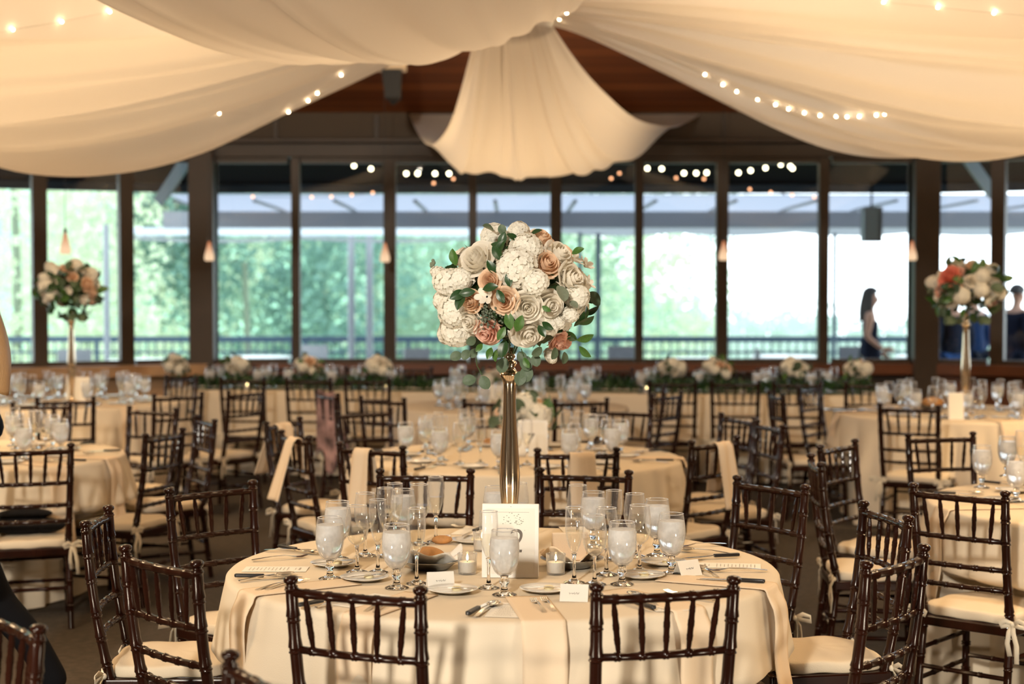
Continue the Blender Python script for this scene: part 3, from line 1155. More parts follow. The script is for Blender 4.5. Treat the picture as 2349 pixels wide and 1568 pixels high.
def make_chair():
    t = thing('banquet_chair', '', 'chair')
    W = M['wood']
    for s in (-1, 1):
        mb = MB()
        zs = [0, .10, .22, .34, .44, .52, .60, .70, .79, .868]
        pts, rad = [], []
        nodes = [.12, .24, .36, .45, .536, .617, .728, .812, .898]
        z = 0.0
        grid_z = sorted(set([i*.04 for i in range(23)]+[q+e for q in nodes for e in (-.011, -.007, -.004, 0, .004, .007) if q+e < .899]+[.899]))
        for z in grid_z:
            r = .0165-.002*max(0, .4-z)/.4
            for q in nodes:
                e = abs(z-q)
                if e < .0045:
                    r *= 1.04
                elif e < .0085:
                    r *= 1.20
            pts.append(back_pt(s*.192, z))
            rad.append(r)
        for dz, r in ((.901, .0130), (.905, .0130), (.909, .0180), (.914, .0203), (.920, .0198), (.925, .015), (.928, .004)):
            pts.append(back_pt(s*.192, dz))
            rad.append(r)
        mb.tube(pts, rad, 14)
        mb.build('back_post', W, t)
    for s in (-1, 1):
        mb = MB()
        bamboo(mb, (s*.205, .212, 0), (s*.19, .19, .40), .0155, [.28, .55, .86], 12)
        mb.build('front_leg', W, t)
    mb = MB()
    bamboo(mb, back_pt(-.19, .882), back_pt(.19, .882), .0125, [.125, .315, .5, .685, .875], 10, 1.18, V(0, -.016, 0))
    mb.build('top_rail', W, t)
    for z in (.728, .617, .536):
        mb = MB()
        bamboo(mb, back_pt(-.187, z), back_pt(.187, z), .0105, [.14, .32, .5, .68, .86], 10, 1.25, V(0, -.016, 0))
        mb.build('back_rail', W, t)
    for k in range(-2, 3):
        mb = MB()
        a = back_pt(k*.0655, .732)+V(0, -.016*(1-(k*.0655/.19)**2), 0)
        b = back_pt(k*.0735, .878)+V(0, -.016*(1-(k*.0735/.19)**2), 0)
        bamboo(mb, a, b, .0088, [.27, .53, .79], 8, 1.15, None, lambda q: .62+.38*math.sin(math.pi*min(1, max(0, q)))**.7)
        mb.build('spindle', W, t)
    mb = MB()
    f, bk = .215, -.20
    for a, b in (((-.20, f), (.20, f)), ((-.185, bk), (.185, bk)), ((-.192, bk), (-.20, f)), ((.192, bk), (.20, f))):
        seg_wall(mb, V(*a, 0), V(*b, 0), .362, .402, .026)
    mb.box((0, 0, .397), (.37, .39, .012))
    mb.build('seat_frame', W, t, smooth=False, bevel=.006)
    for s in (-1, 1):
        for z in (.15, .27):
            mb = MB()
            yb = back_pt(s*.19, z)
            yf = V(s*(.205-.015*z/.40), .212-.022*z/.40, z)
            bamboo(mb, yb, yf, .0095, [.3, .7], 8, 1.25)
            mb.build('stretcher', W, t)
    for z in (.17, .29):
        mb = MB()
        bamboo(mb, (-.2, .205, z), (.2, .205, z), .0095, [.3, .7], 8, 1.25)
        mb.build('stretcher', W, t)
    mb = MB()
    bamboo(mb, back_pt(-.19, .20), back_pt(.19, .20), .0095, [.3, .7], 8, 1.25)
    mb.build('stretcher', W, t)
    # tie-on cushion
    mb = MB()

    def cu(u, v):
        a = 2*math.pi*u
        e = 4.5
        ca, sa = math.cos(a), math.sin(a)
        k = (abs(ca)**e+abs(sa)**e)**(-1/e)
        # v: 0 bottom centre .. 1 top centre
        if v < .3:
            q, z = v/.3*.98, 0
        elif v < .55:
            w = (v-.3)/.25*math.pi
            q, z = .98+.03*math.sin(w), .019*(1-math.cos(w))
        else:
            w = (v-.55)/.45
            q, z = .98*(1-w), .038+.014*math.sin(w*math.pi/2)
        wv = 1+.012*math.sin(7*a+v*9)
        return ((.197-.010*sa*-1*-1)*k*ca*q*wv, .205*k*sa*q*wv+.008, .403+z+.002*math.sin(9*a)*q)
    mb.grid(cu, 56, 22)
    cs = mb.build('cushion', M['cushion'], t, angle=180)
    for s in (-1, 1):
        mb = MB()
        c = back_pt(s*.19, .412)+V(s*.020, -.014, 0)

        def rib(pts, w, c=c, s=s):
            pts = [c+V(s*p[0], p[1], p[2]) for p in pts]
            n_ = len(pts)
            vs = []
            for i, p in enumerate(pts):
                tt = (pts[min(i+1, n_-1)]-pts[max(0, i-1)]).normalized()
                sd = tt.cross(V(.25*s, -1, .2)).normalized()*w*.5
                vs += [p-sd, p+sd]
            mb.add(vs, [(2*i, 2*i+1, 2*i+3, 2*i+2) for i in range(n_-1)])
        rib([(0, 0, 0), (.03, -.012, .018), (.062, -.02, .012), (.068, -.016, -.004), (.03, -.010, -.004), (0, 0, 0)], .017)
        rib([(0, 0, 0), (-.022, -.014, .014), (-.044, -.018, .002), (-.038, -.014, -.010), (-.015, -.008, -.004), (0, 0, 0)], .017)
        rib([(0, 0, 0), (.010, -.016, -.03), (.022, -.012, -.08), (.026, -.018, -.145)], .018)
        rib([(0, 0, 0), (-.008, -.016, -.03), (-.012, -.02, -.07), (-.004, -.014, -.12)], .018)
        mb.ball(c, (.010, .009, .010), 8, 6)
        mb.build('ribbon_tie', M['ribbon'], cs, solid=.0015, angle=180)
    return t


CH = Proto(make_chair())
CHAIRS = {}
BACK_TOP = -.26


def put_chair(key, pos, facing, label, group=None, tgt=None):
    """pos: point under the middle of the back's top; facing: direction of the sitter."""
    f = V(facing.x, facing.y, 0).normalized()
    if tgt is not None:
        away = V(pos.x-tgt[0], pos.y-tgt[1], 0)
        if away.length < 1.19:
            pos = V(tgt[0], tgt[1], pos.z)+away.normalized()*1.19
    rz = math.atan2(f.y, f.x)-math.pi/2
    o = CH.put((pos.x-f.x*BACK_TOP, pos.y-f.y*BACK_TOP, 0), rz, label, group)
    CHAIRS[key] = (o, pos, f, rz)
    return o


def chair2(key, a, b, tgt, label, mix=.5):
    """From the two back-post tops seen in the photograph."""
    A_, B_ = at(*a, .922), at(*b, .922)
    d = (B_-A_)
    f = V(-d.y, d.x, 0).normalized()
    m = (A_+B_)/2
    to = V(tgt[0]-m.x, tgt[1]-m.y, 0).normalized()
    if f.dot(to) < 0:
        f = -f
    f = (f*(1-mix)+to*mix).normalized()
    return put_chair(key, m, f, label, None, tgt)


def chair1(key, px, py, tgt, label, group=None):
    m = at(px, py, .922)
    return put_chair(key, m, V(tgt[0]-m.x, tgt[1]-m.y, 0), label, group, tgt)


c0 = (C0.x, C0.y)
chair2('f_nl', (655, 1322), (978, 1350), c0, 'dark wood chair at the front table with its back nearest us, left one', .2)
chair2('f_nr', (1357, 1340), (1695, 1325), c0, 'dark wood chair at the front table with its back nearest us, right one', .3)
chair2('f_fl', (866, 1075), (1086, 1078), c0, 'dark wood chair across the front table, just left of the gold vase', .3)
chair2('f_fr', (1232, 1073), (1450, 1080), c0, 'dark wood chair across the front table, just right of the gold vase', .3)
chair2('f_l1', (395, 1120), (573, 1103), c0, 'dark wood chair left of the front table, farthest of its three left chairs', .1)
chair2('f_l2', (240, 1165), (205, 1192), c0, 'dark wood chair left of the front table, seen edge on', .15)
chair2('f_l3', (270, 1250), (470, 1290), c0, 'dark wood chair left of the front table overlapping the edge on chair', .2)
chair2('f_r1', (1685, 1090), (1855, 1115), c0, 'dark wood chair at the right rim of the front table, glossy top rail', .2)
chair2('f_r2', (1982, 1290), (2125, 1250), c0, 'dark wood chair right of the front table, large one nearest us', .15)
chair2('f_r3', (1987, 1152), (2078, 1182), c0, 'dark wood chair right of the front table, behind the large nearest one', .1)
cln = (CLN.x, CLN.y)
chair2('ln_n', (-30, 1022), (168, 1018), cln, 'dark wood chair at the left table with a folded black coat on its seat', .3)
chair2('ln_r', (328, 996), (424, 981), cln, 'dark wood chair right of the left table, bow hanging from its cushion', .1)
chair1('ln_r2', 471, 957, cln, 'dark wood chair seen edge on between the left table and the napkin draped chairs')
chair1('ln_f2', 350, 934, cln, 'reddish dark chair at the far right of the left table, facing us')
chair1('ln_f', 95, 922, cln, 'reddish dark chair at the far side of the left table, behind its glasses')
clf = (CLF.x, CLF.y)
chair1('lf_n', 150, 911, clf, 'dark wood chair in front of the white card and left tall vase')
chair1('lf_nr', 409, 902, clf, 'dark wood chair right of the left tall vase, pale cloth seen through its back')
chair1('lf_r', 565, 894, clf, 'dark chair seen edge on right of the left tall vase table, bows on cushion')
chair1('lf_f', 403, 862, clf, 'dark wood chair at the far right of the left tall vase table, facing us')
c7 = (C7.x, C7.y)
chair2('t7_nl', (824, 1010), (970, 1017), c7, 'dark wood chair with a peach napkin over its top rail, left of the gold vase', .5)
chair2('t7_nr', (1225, 1026), (1412, 1026), c7, 'dark wood chair with a peach napkin over its top rail, right of the gold vase', .5)
chair2('t7_r', (1583, 1010), (1695, 1000), c7, 'dark chair with a long peach napkin hanging off it, right of the 7 table', .3)
chair2('t7_l', (652, 988), (702, 998), c7, 'dark wood chair left of the 7 table, nearer of two edge on chairs with napkins', 0.0)
chair1('t7_l2', 650, 962, c7, 'dark wood chair left of the 7 table, farther of two edge on chairs with napkins')
chair1('t7_fl', 835, 939, c7, 'reddish dark chair at the far left of the 7 table, facing us')
chair1('t7_fr', 1428, 936, c7, 'reddish dark chair at the far right of the 7 table, facing us')
chair2('t7_r2', (1656, 947), (1730, 958), c7, 'dark wood chair turned to the 7 table, behind the long napkin chair', .2)
chair1('t7_r3', 1766, 969, c7, 'dark wood chair seen edge on right of the 7 table, single post showing')
c8 = (C8.x, C8.y)
chair1('t8_nl', 877, 911, c8, 'dark wood chair at the left of the table behind the 7 table')
chair1('t8_nc', 1128, 915, (C8.x, C8.y), 'dark wood chair half hidden behind the gold vase and white roses')
chair1('t8_nr', 1333, 914, c8, 'dark wood chair behind the glasses right of the 7 card')
chair1('t8_l', 750, 899, c8, 'dark wood chair with a patterned shawl hanging over its back')
chair1('t8_r', 1530, 901, c8, 'dark wood chair seen edge on at the right of the table behind the 7 table')
chair1('t8_r2', 1482, 886, c8, 'reddish dark chair at the far right of the table behind the 7 table')
crn = (CRN.x, CRN.y)
chair2('rn_n', (2098, 1110), (2303, 1127), crn, 'dark wood chair drawn up to the right table, pale cushion and bow in full view', .2)
chair2('rn_l', (1855, 1041), (1889, 1062), crn, 'dark wood chair seen edge on left of the right table, bow at its cushion corner', .2)
chair2('rn_l2', (1880, 1022), (1962, 1007), crn, 'dark wood chair angled left of the right table, glossy rails', .2)
chair1('rn_f', 2158, 993, crn, 'reddish dark chair at the far side of the right table, facing us')
crf = (CRF.x, CRF.y)
chair1('rf_n', 2085, 928, crf, 'dark wood chair in front of the right tall vase table, back towards us')
chair1('rf_l', 1780, 900, crf, 'dark wood chair seen edge on left of the right tall vase table')
chair1('rf_fl', 1858, 884, crf, 'dark wood chair at the left of the right tall vase table, glossy slanting back')
# two chairs of unseen tables at the bottom left corner
chair2('bl', (-120, 1388), (158, 1424), (-2.6, 4.6), 'reddish dark chair back cut off by the bottom left corner', .3)
chair2('bl2', (515, 1488), (690, 1595), (-1.9, 2.6), 'blurred chair back rising from the bottom edge left of the front table', .2)

# head table along the windows, slightly turned
HA = math.atan2(-.85, 6.3)
HC = V(.10, 14.78, 0)
HD = V(math.cos(HA), math.sin(HA), 0)
HN = V(-HD.y, HD.x, 0)
HL, HW = 6.5, .76


def head_pt(px, back=0.0, z=0.0):
    """Point of the head table's line on the photograph's column px."""
    k = (px-PW/2)/FPX
    o = HC-HN*(HW/2)+HN*back
    s = (k*o.y-o.x)/(HD.x-k*HD.y)
    p = o+HD*s
    return V(p.x, p.y, z)


for i, (px, lab) in enumerate(((555, 'dark wood chair before the head table, leftmost of its near row'),
                               (707, 'dark wood chair before the head table, second from the left, by the shawl'),
                               (842, 'dark wood chair before the head table, third from the left'),
                               (1543, 'dark wood chair before the head table, below the first posy right of centre'),
                               (1687, 'dark wood chair before the head table, second right of centre'),
                               (1830, 'dark wood chair before the head table, third right of centre'),
                               (1996, 'dark wood chair before the right end of the head table'))):
    p = head_pt(px, -.62)
    put_chair('hn%d' % i, p, HN, lab)
for i, px in enumerate((520, 625, 730, 838, 945, 1080, 1265, 1405, 1555, 1690, 1830)):
    p = head_pt(px, HW+.62)
    put_chair('hf%d' % i, p, -HN, 'dark chair back behind the head table against the dark panelling', 'chairs behind the head table')


def tuck_list(keys, c):
    out = []
    for k in keys:
        o, p, f, rz = CHAIRS[k]
        s = V(o.location.x, o.location.y, 0)
        e = s+f*.21
        d = V(e.x-c.x, e.y-c.y, 0)
        if d.length < TR+.12:
            out.append((math.atan2(s.y-c.y, s.x-c.x), max(.35, d.length-.06)))
    return out


def keys_of(pfx):
    return [k for k in CHAIRS if k.startswith(pfx)]


CLOTHS = {}
for nm, lab, c, seed, folds, pf in (('f', 'ivory floor length cloth on the round front table', C0, 5, 17, 'f_'),
                                    ('7', 'ivory cloth on the round table with the 7 card', C7, 6, 28, 't7'),
                                    ('8', 'ivory cloth on the round table behind the 7 table', C8, 7, 20, 't8'),
                                    ('ln', 'ivory cloth on the round table at left, cut by the frame edge', CLN, 8, 26, 'ln'),
                                    ('lf', 'ivory cloth on the round table under the left tall vase', CLF, 9, 26, 'lf'),
                                    ('rn', 'ivory cloth on the round table at right, cut by the frame edge', CRN, 10, 26, 'rn'),
                                    ('rf', 'ivory cloth on the round table under the right tall vase', CRF, 12, 26, 'rf')):
    CLOTHS[nm] = tablecloth(lab, c, seed, folds, tuck_list(keys_of(pf), c), fa=.05 if nm == 'f' else .065)

# head table cloth: long, straight falls with soft waves
mb = MB()
nL = 200


def headcloth():
    outline = []
    hx, hy, rad = HL/2, HW/2, .05
    for cx, cy, a0 in ((hx-rad, hy-rad, 0), (-hx+rad, hy-rad, 90), (-hx+rad, -hy+rad, 180), (hx-rad, -hy+rad, 270)):
        for k in range(7):
            a = math.radians(a0+k*15)
            outline.append((cx+rad*math.cos(a), cy+rad*math.sin(a), math.cos(a), math.sin(a)))
    pts = []
    n_ = len(outline)
    for i in range(n_):
        a, b = outline[i], outline[(i+1) % n_]
        L = math.hypot(b[0]-a[0], b[1]-a[1])
        m = max(1, int(L/.05))
        for k in range(m):
            t = k/m
            pts.append(tuple(a[j]*(1-t)+b[j]*t for j in range(4)))
    rows = []
    s = 0
    for j, (off, z) in enumerate(((-.02, TH), (-.005, TH-.004), (0, TH-.02), (.006, .6), (.012, .4), (.018, .2), (.022, .012))):
        row = []
        for i, p in enumerate(pts):
            w = .016*math.sin(i*.55)+.01*math.sin(i*.23+1)
            f = off+(w*max(0, (TH-z))/TH)
            row.append((p[0]+p[2]*f, p[1]+p[3]*f, z))
        rows.append(row)
    return rows


rows = headcloth()
n_ = len(rows[0])
mb.add([p for r_ in rows for p in r_], [(j*n_+i, (j+1)*n_+i, (j+1)*n_+(i+1) % n_, j*n_+(i+1) % n_) for j in range(len(rows)-1) for i in range(n_)]+[tuple(range(n_))])
o = mb.build('tablecloth', M['cloth'], angle=180)
o.location = HC
o.rotation_euler = (0, 0, HA)
tag(o, 'long ivory cloth on the straight head table under the far windows', 'tablecloth')


# napkins draped over chair backs
def chair_napkin(key, x, w, front, back, label, skew=0.0, out=0.0):
    o, p, f, rz = CHAIRS[key]
    mb = MB()
    path = []
    zt = .898
    for t in range(9):
        z = zt-.016-front*(1-t/8)
        path.append((.025+.012*(1-t/8), z))
    path += [(.016, zt-.002), (.006, zt+.004), (-.006, zt+.004), (-.016, zt-.002)]
    for t in range(9):
        path.append((-.025-.014*t/8, zt-.016-back*t/8))

    def fn(u, v):
        k = v*(len(path)-1)
        i = min(int(k), len(path)-2)
        q = k-i
        y = path[i][0]*(1-q)+path[i+1][0]*q
        z = path[i][1]*(1-q)+path[i+1][1]*q
        drop = max(0, zt-z)
        xx = x+(u-.5)*w*(1+drop*.7)+skew*drop
        if y < -.02:
            by = back_pt(0, zt).y-.06*drop-out*drop
        else:
            by = back_pt(0, max(.5, z)).y
        return (xx, by-.016+y+.006*math.sin(u*9+v*3), z)
    mb.grid(fn, 12, 44)
    n = mb.build('napkin', M['napkin'], solid=.004, angle=180)
    n.location = o.location
    n.rotation_euler = o.rotation_euler
    return tag(n, label, 'napkin')


chair_napkin('t7_nl', -.035, .10, .22, .30, 'peach napkin over the chair back left of the gold vase')
chair_napkin('t7_nr', .02, .12, .22, .26, 'peach napkin over the chair back right of the gold vase')
chair_napkin('t7_r', .035, .11, .24, .32, 'long peach napkin hanging over the chair right of the 7 table', .10)
chair_napkin('t7_l', .03, .13, .20, .30, 'peach napkin over the nearer edge on chair left of the 7 table', .1, .25)
chair_napkin('t7_l2', .0, .14, .20, .28, 'peach napkin over the farther edge on chair left of the 7 table', .0, .25)

# shawl on a chair by the head table and the coat on the left seat
o, p, f, rz = CHAIRS['t8_l']
mb = MB()


def shawl(u, v):
    z = .945-.52*abs(v-.5)*2*(1-.15*math.sin(u*7))
    side = (v-.5)*2
    y = back_pt(0, max(.5, z)).y+side*-.055-.012*math.sin(u*14)
    return ((u-.5)*.30*(1+.25*abs(side)), y, z-.03*math.sin(u*3.1))


mb.grid(shawl, 18, 30)
s = mb.build('shawl', M['scarf'], solid=.008, angle=180)
s.location = o.location
s.rotation_euler = o.rotation_euler
tag(s, 'patterned rose and grey shawl hanging over a chair left of the 7 table', 'shawl')
o, p, f, rz = CHAIRS['ln_n']
mb = MB()
for k, (cx, cy, cz, rx, ry, rz_) in enumerate(((-.03, .0, .495, .17, .12, .045), (.09, -.02, .49, .09, .10, .035), (-.02, .03, .545, .14, .09, .028))):
    mb.ball((cx, cy, cz), (rx, ry, rz_), 20, 12)
s = mb.build('folded_coat', M['blackcloth'])
s.location = o.location
s.rotation_euler = o.rotation_euler
tag(s, 'folded black coat lying on the seat of the left table chair', 'coat')
# ------------------------------------------------------------------ glassware
def make_glass(kind):
    if kind == 'goblet':
        foot = [(.0, 0), (.036, 0), (.037, .002), (.030, .005), (.013, .011), (.010, .020), (.010, .030), (.0155, .038), (.0155, .045), (.010, .052), (.013, .058), (.0, .062)]
        bowl = [(.006, .058), (.020, .062), (.030, .072), (.039, .090), (.0445, .115), (.0460, .135), (.0445, .160), (.0405, .185), (.0385, .197)]
        fill, fm, fn_ = [(0, .062), (.019, .065), (.029, .075), (.0378, .092), (.0432, .116), (.0447, .136), (.0434, .158), (.0415, .174), (.0, .174)], 'ice', 'ice_water'
    elif kind == 'wine':
        foot = [(.0, 0), (.035, 0), (.036, .002), (.028, .005), (.009, .013), (.0055, .025), (.005, .05), (.005, .075), (.007, .088), (.0, .092)]
        bowl = [(.004, .089), (.014, .093), (.027, .105), (.0355, .125), (.0385, .145), (.0375, .170), (.034, .198), (.0315, .218)]
        fill, fm, fn_ = [(0, .0925), (.013, .095), (.026, .107), (.0345, .126), (.0372, .143), (.0, .143)], 'wine', 'wine'
    else:
        foot = [(.0, 0), (.032, 0), (.033, .002), (.024, .005), (.008, .013), (.005, .03), (.0045, .06), (.0055, .082), (.009, .092), (.0, .098)]
        bowl = [(.004, .094), (.010, .100), (.018, .118), (.0250, .145), (.0285, .175), (.0290, .200), (.0280, .222), (.0268, .238)]
        fill, fm, fn_ = [(0, .099), (.009, .103), (.017, .120), (.0238, .146), (.0265, .165), (.0, .165)], 'wine', 'sparkling_wine'
    t = thing({'goblet': 'water_goblet', 'wine': 'wine_glass', 'flute': 'champagne_flute'}[kind], '', 'glass')
    r, z = bowl[-1]
    mb = MB().lathe(bowl, 28)
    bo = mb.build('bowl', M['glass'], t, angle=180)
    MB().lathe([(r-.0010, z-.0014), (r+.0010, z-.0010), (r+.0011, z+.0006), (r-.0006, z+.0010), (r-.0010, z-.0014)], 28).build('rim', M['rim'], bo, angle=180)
    MB().lathe(foot, 20).build('stem', M['glass_foot'], t, angle=60)
    MB().lathe(fill, 24).build(fn_, M[fm], t, angle=50)
    return t


GL = {k: Proto(make_glass(k)) for k in ('goblet', 'wine', 'flute')}
HT = {'goblet': .197, 'wine': .218, 'flute': .238}
TZ = TH+.0012


def glass_at(kind, x, y, label, group=None):
    return GL[kind].put((x, y, TZ), R.uniform(0, 6.28), label, group)


def glass_px(kind, px, base_y, label):
    p = at(px, base_y, TZ)
    return glass_at(kind, p.x, p.y, label)


WG, WI, FL = 'ice water goblet', 'wine glass', 'champagne flute'
for kind, px, by, lab in (
        ('goblet', 757, 1327, 'ice water goblet with bluish base, leftmost at front on the front table'),
        ('goblet', 775, 1281, 'ice water goblet behind the leftmost goblet on the front table'),
        ('wine', 819, 1312, 'wine glass just right of the leftmost goblet on the front table'),
        ('wine', 838, 1274, 'wine glass in the back of the left cluster, over the leftmost wine glass'),
        ('flute', 867, 1312, 'champagne flute between left wine glass and frosty goblet, front table'),
        ('flute', 884, 1276, 'champagne flute at the back of the left cluster, front table'),
        ('flute', 906, 1262, 'slim champagne flute behind the frosty goblet, front table'),
        ('goblet', 925, 1246, 'ice water goblet at the back of the left cluster, near the left far chair'),
        ('goblet', 910, 1348, 'large frosty water goblet nearest in the left cluster, beside the bread'),
        ('flute', 956, 1338, 'champagne flute in front of the left bread dish'),
        ('wine', 962, 1248, 'wine glass with dark chair behind it, left of the lone flute'),
        ('flute', 1000, 1242, 'lone champagne flute before the left far chair, behind the bread'),
        ('flute', 1121, 1348, 'champagne flute before the white sign, left of the big goblet'),
        ('goblet', 1157, 1364, 'large water goblet standing before the white table sign'),
        ('goblet', 1137, 1238, 'water goblet behind the white table sign, left of the gold vase'),
        ('wine', 1189, 1244, 'wine glass behind the white table sign, beside the gold vase'),
        ('flute', 1317, 1336, 'champagne flute in front of the right bread dish'),
        ('wine', 1364, 1340, 'wine glass with pale wine beside the flute, right of the sign'),
        ('wine', 1325, 1250, 'wine glass at the back of the right cluster, near the right far chair'),
        ('goblet', 1361, 1253, 'frosty water goblet at the back of the right cluster'),
        ('flute', 1408, 1283, 'champagne flute in the middle of the right cluster'),
        ('wine', 1391, 1318, 'wine glass behind the big frosty goblet of the right cluster'),
        ('wine', 1456, 1276, 'wine glass at the back of the right cluster, over the round wine glass'),
        ('goblet', 1507, 1274, 'part filled water goblet at the back right of the front table'),
        ('wine', 1467, 1310, 'round wine glass between the two frosty goblets at right'),
        ('goblet', 1427, 1340, 'big frosty water goblet in front of the right cluster'),
        ('goblet', 1540, 1316, 'rightmost frosty water goblet on the front table, bluish base')):
    glass_px(kind, px, by, lab)


def ring_glasses(c, seats, a0, where, rng, rad=.50, skip=()):
    """Goblet, wine glass and flute at every seat of a far table."""
    for k in range(seats):
        a = a0+2*math.pi*k/seats
        side = 'left' if math.cos(a) < 0 else 'right'
        for j, kind in enumerate(('goblet', 'wine', 'flute')):
            aa = a+(j-1)*.15+rng.uniform(-.02, .02)
            r = rad+(.07, -.02, -.10)[j]+rng.uniform(-.02, .02)
            x, y = c.x+r*math.cos(aa), c.y+r*math.sin(aa)
            px = PW/2+FPX*x/y
            if px < -40 or px > PW+40:
                continue
            nm = {'goblet': 'ice water goblet', 'wine': 'wine glass', 'flute': 'champagne flute'}[kind]
            deep = 'near' if math.sin(a) < -.25 else ('far' if math.sin(a) > .25 else 'middle')
            lab = '%s on the %s %s of %s' % (nm, deep, side, where)
            glass_at(kind, x, y, lab, '%ss, %s %s of %s' % (nm, deep, side, where))


rg = random.Random(3)
ring_glasses(C7, 10, .31, 'the table with the 7 card', rg, .52)
ring_glasses(C8, 10, .1, 'the table behind the 7 card', rg, .52)
ring_glasses(CLN, 10, .2, 'the left table', rg, .50)
ring_glasses(CLF, 10, .31, 'the left tall vase table', rg, .52)
ring_glasses(CRF, 10, .31, 'the right tall vase table', rg, .52)
for px, dy, kind, lab in ((2252, 1118, 'goblet', 'ice water goblet on the right table, leftmost of three'), (2310, 1092, 'goblet', 'clear water goblet at the back of the right table'),
                          (2331, 1150, 'goblet', 'frosty water goblet cut near the right frame edge'), (2342, 1100, 'flute', 'champagne flute at the right frame edge on the right table')):
    glass_px(kind, px, dy, lab)
# head table glasses in little groups between the posies
for i, (px, where) in enumerate(((487, 'left of the second posy'), (515, 'before the second posy'), (598, 'between second and third posies'), (618, 'left of the third posy'),
                                 (668, 'beside the third posy'), (748, 'right of the third posy'), (768, 'by the shawl chair'), (822, 'left of the fourth posy'), (905, 'right of the fourth posy'),
                                 (1050, 'left of the tall bouquet stem'), (1335, 'right of the tall bouquet stem'), (1360, 'at the middle right'), (1478, 'left of the fifth posy'), (1500, 'at the fifth posy'),
                                 (1608, 'between fifth and sixth posies'), (1622, 'left of the sixth posy'), (1745, 'right of the sixth posy'), (1765, 'left of the seventh posy'), (1868, 'right of the seventh posy'), (1905, 'left of the last posy'))):
    for j, kind in enumerate(('goblet', 'wine')):
        p = head_pt(px+(-7, 9)[j], .12+.1*j+.03*(i % 3)+(.33 if i % 2 else 0))
        nm = ('ice water goblet', 'wine glass')[j]
        glass_at(kind, p.x, p.y, '%s on the head table, %s' % (nm, where))


# ------------------------------------------------------------------ plates, cutlery and cards
def plate_mesh(r):
    return MB().lathe([(0, .004), (r*.60, .004), (r*.70, .006), (r*.97, .0135), (r, .0145), (r*.985, .0155), (r*.70, .009), (r*.60, .0065), (0, .0062)], 40)


pt = thing('bread_plate', '', 'plate')
plate_mesh(.078).build('plate', M['china'], pt, angle=180)
pt_p = Proto(pt)


def strip(pts, w, th=.0022):
    """A flat bar along a path, w wide at each point."""
    mb = MB()
    pts = [Vector(p) for p in pts]
    n_ = len(pts)
    vs = []
    for i, p in enumerate(pts):
        t = (pts[min(i+1, n_-1)]-pts[max(0, i-1)]).normalized()
        s = t.cross(V(0, 0, 1)).normalized()*w[i]*.5
        u = s.cross(t).normalized()*th*.5
        vs += [p-s-u, p+s-u, p+s+u, p-s+u]
    fs = [(0, 3, 2, 1), (4*n_-4, 4*n_-3, 4*n_-2, 4*n_-1)]
    for i in range(n_-1):
        for k in range(4):
            fs.append((4*i+k, 4*i+(k+1) % 4, 4*i+4+(k+1) % 4, 4*i+4+k))
    mb.add(vs, fs)
    return mb


def make_knife(dark=True):
    t = thing('table_knife', '', 'knife')
    mb = strip([(-.105, 0, .008), (-.10, 0, .008), (-.06, 0, .008), (-.01, 0, .008)], [.010, .017, .015, .014], .011)
    mb.build('handle', M['black'] if dark else M['silver'], t, bevel=.003)
    mb = strip([(-.012, 0, .008), (.0, 0, .007), (.04, .001, .005), (.085, .002, .004), (.112, .004, .003)], [.010, .014, .017, .014, .003], .0018)
    mb.build('blade', M['silver'], t)
    return t


def make_fork():
    t = thing('table_fork', '', 'fork')
    mb = strip([(-.10, 0, .002), (-.08, 0, .004), (-.03, 0, .009), (.02, 0, .010), (.042, 0, .005), (.055, 0, .003)], [.012, .013, .007, .005, .014, .021], .0024)
    mb.build('handle', M['silver'], t)
    mb = MB()
    for k in range(4):
        y = (k-1.5)*.0055
        mb.tube([(.053, y, .003), (.075, y, .002), (.098, y, .007)], [.0019, .0017, .0010], 6)
    mb.build('tines', M['silver'], t)
    return t


def make_spoon():
    t = thing('table_spoon', '', 'spoon')
    mb = strip([(-.10, 0, .002), (-.08, 0, .004), (-.03, 0, .009), (.025, 0, .009), (.040, 0, .006)], [.012, .013, .007, .005, .009], .0024)
    mb.build('handle', M['silver'], t)
    mb = MB()

    def b(u, v):
        a = 2*math.pi*u
        q = v
        return (.067+.033*q*math.cos(a), .0205*q*math.sin(a), .0015+.008*q*q)
    mb.grid(b, 24, 8)
    mb.build('spoon_bowl', M['silver'], t, solid=.0012, angle=180)
    return t


def make_butter_knife():
    t = thing('butter_knife', '', 'knife')
    strip([(-.075, 0, .016), (-.02, 0, .018), (.02, 0, .019), (.03, 0, .018), (.055, .002, .017), (.075, .003, .017)], [.009, .006, .005, .010, .012, .004], .002).build('blade', M['silver'], t)
    return t


KN, FK, SN, BK = Proto(make_knife()), Proto(make_fork()), Proto(make_spoon()), Proto(make_butter_knife())


def lay(proto, a, b, label, dz=.0045, flip=False):
    """Lay a piece of cutlery with its handle end at pixel a and its tip at pixel b."""
    A_, B_ = at(*a, TH+.004), at(*b, TH+.004)
    m = (A_+B_)/2
    d = B_-A_
    m.z = TH+dz
    return proto.put(m, math.atan2(d.y, d.x), label)


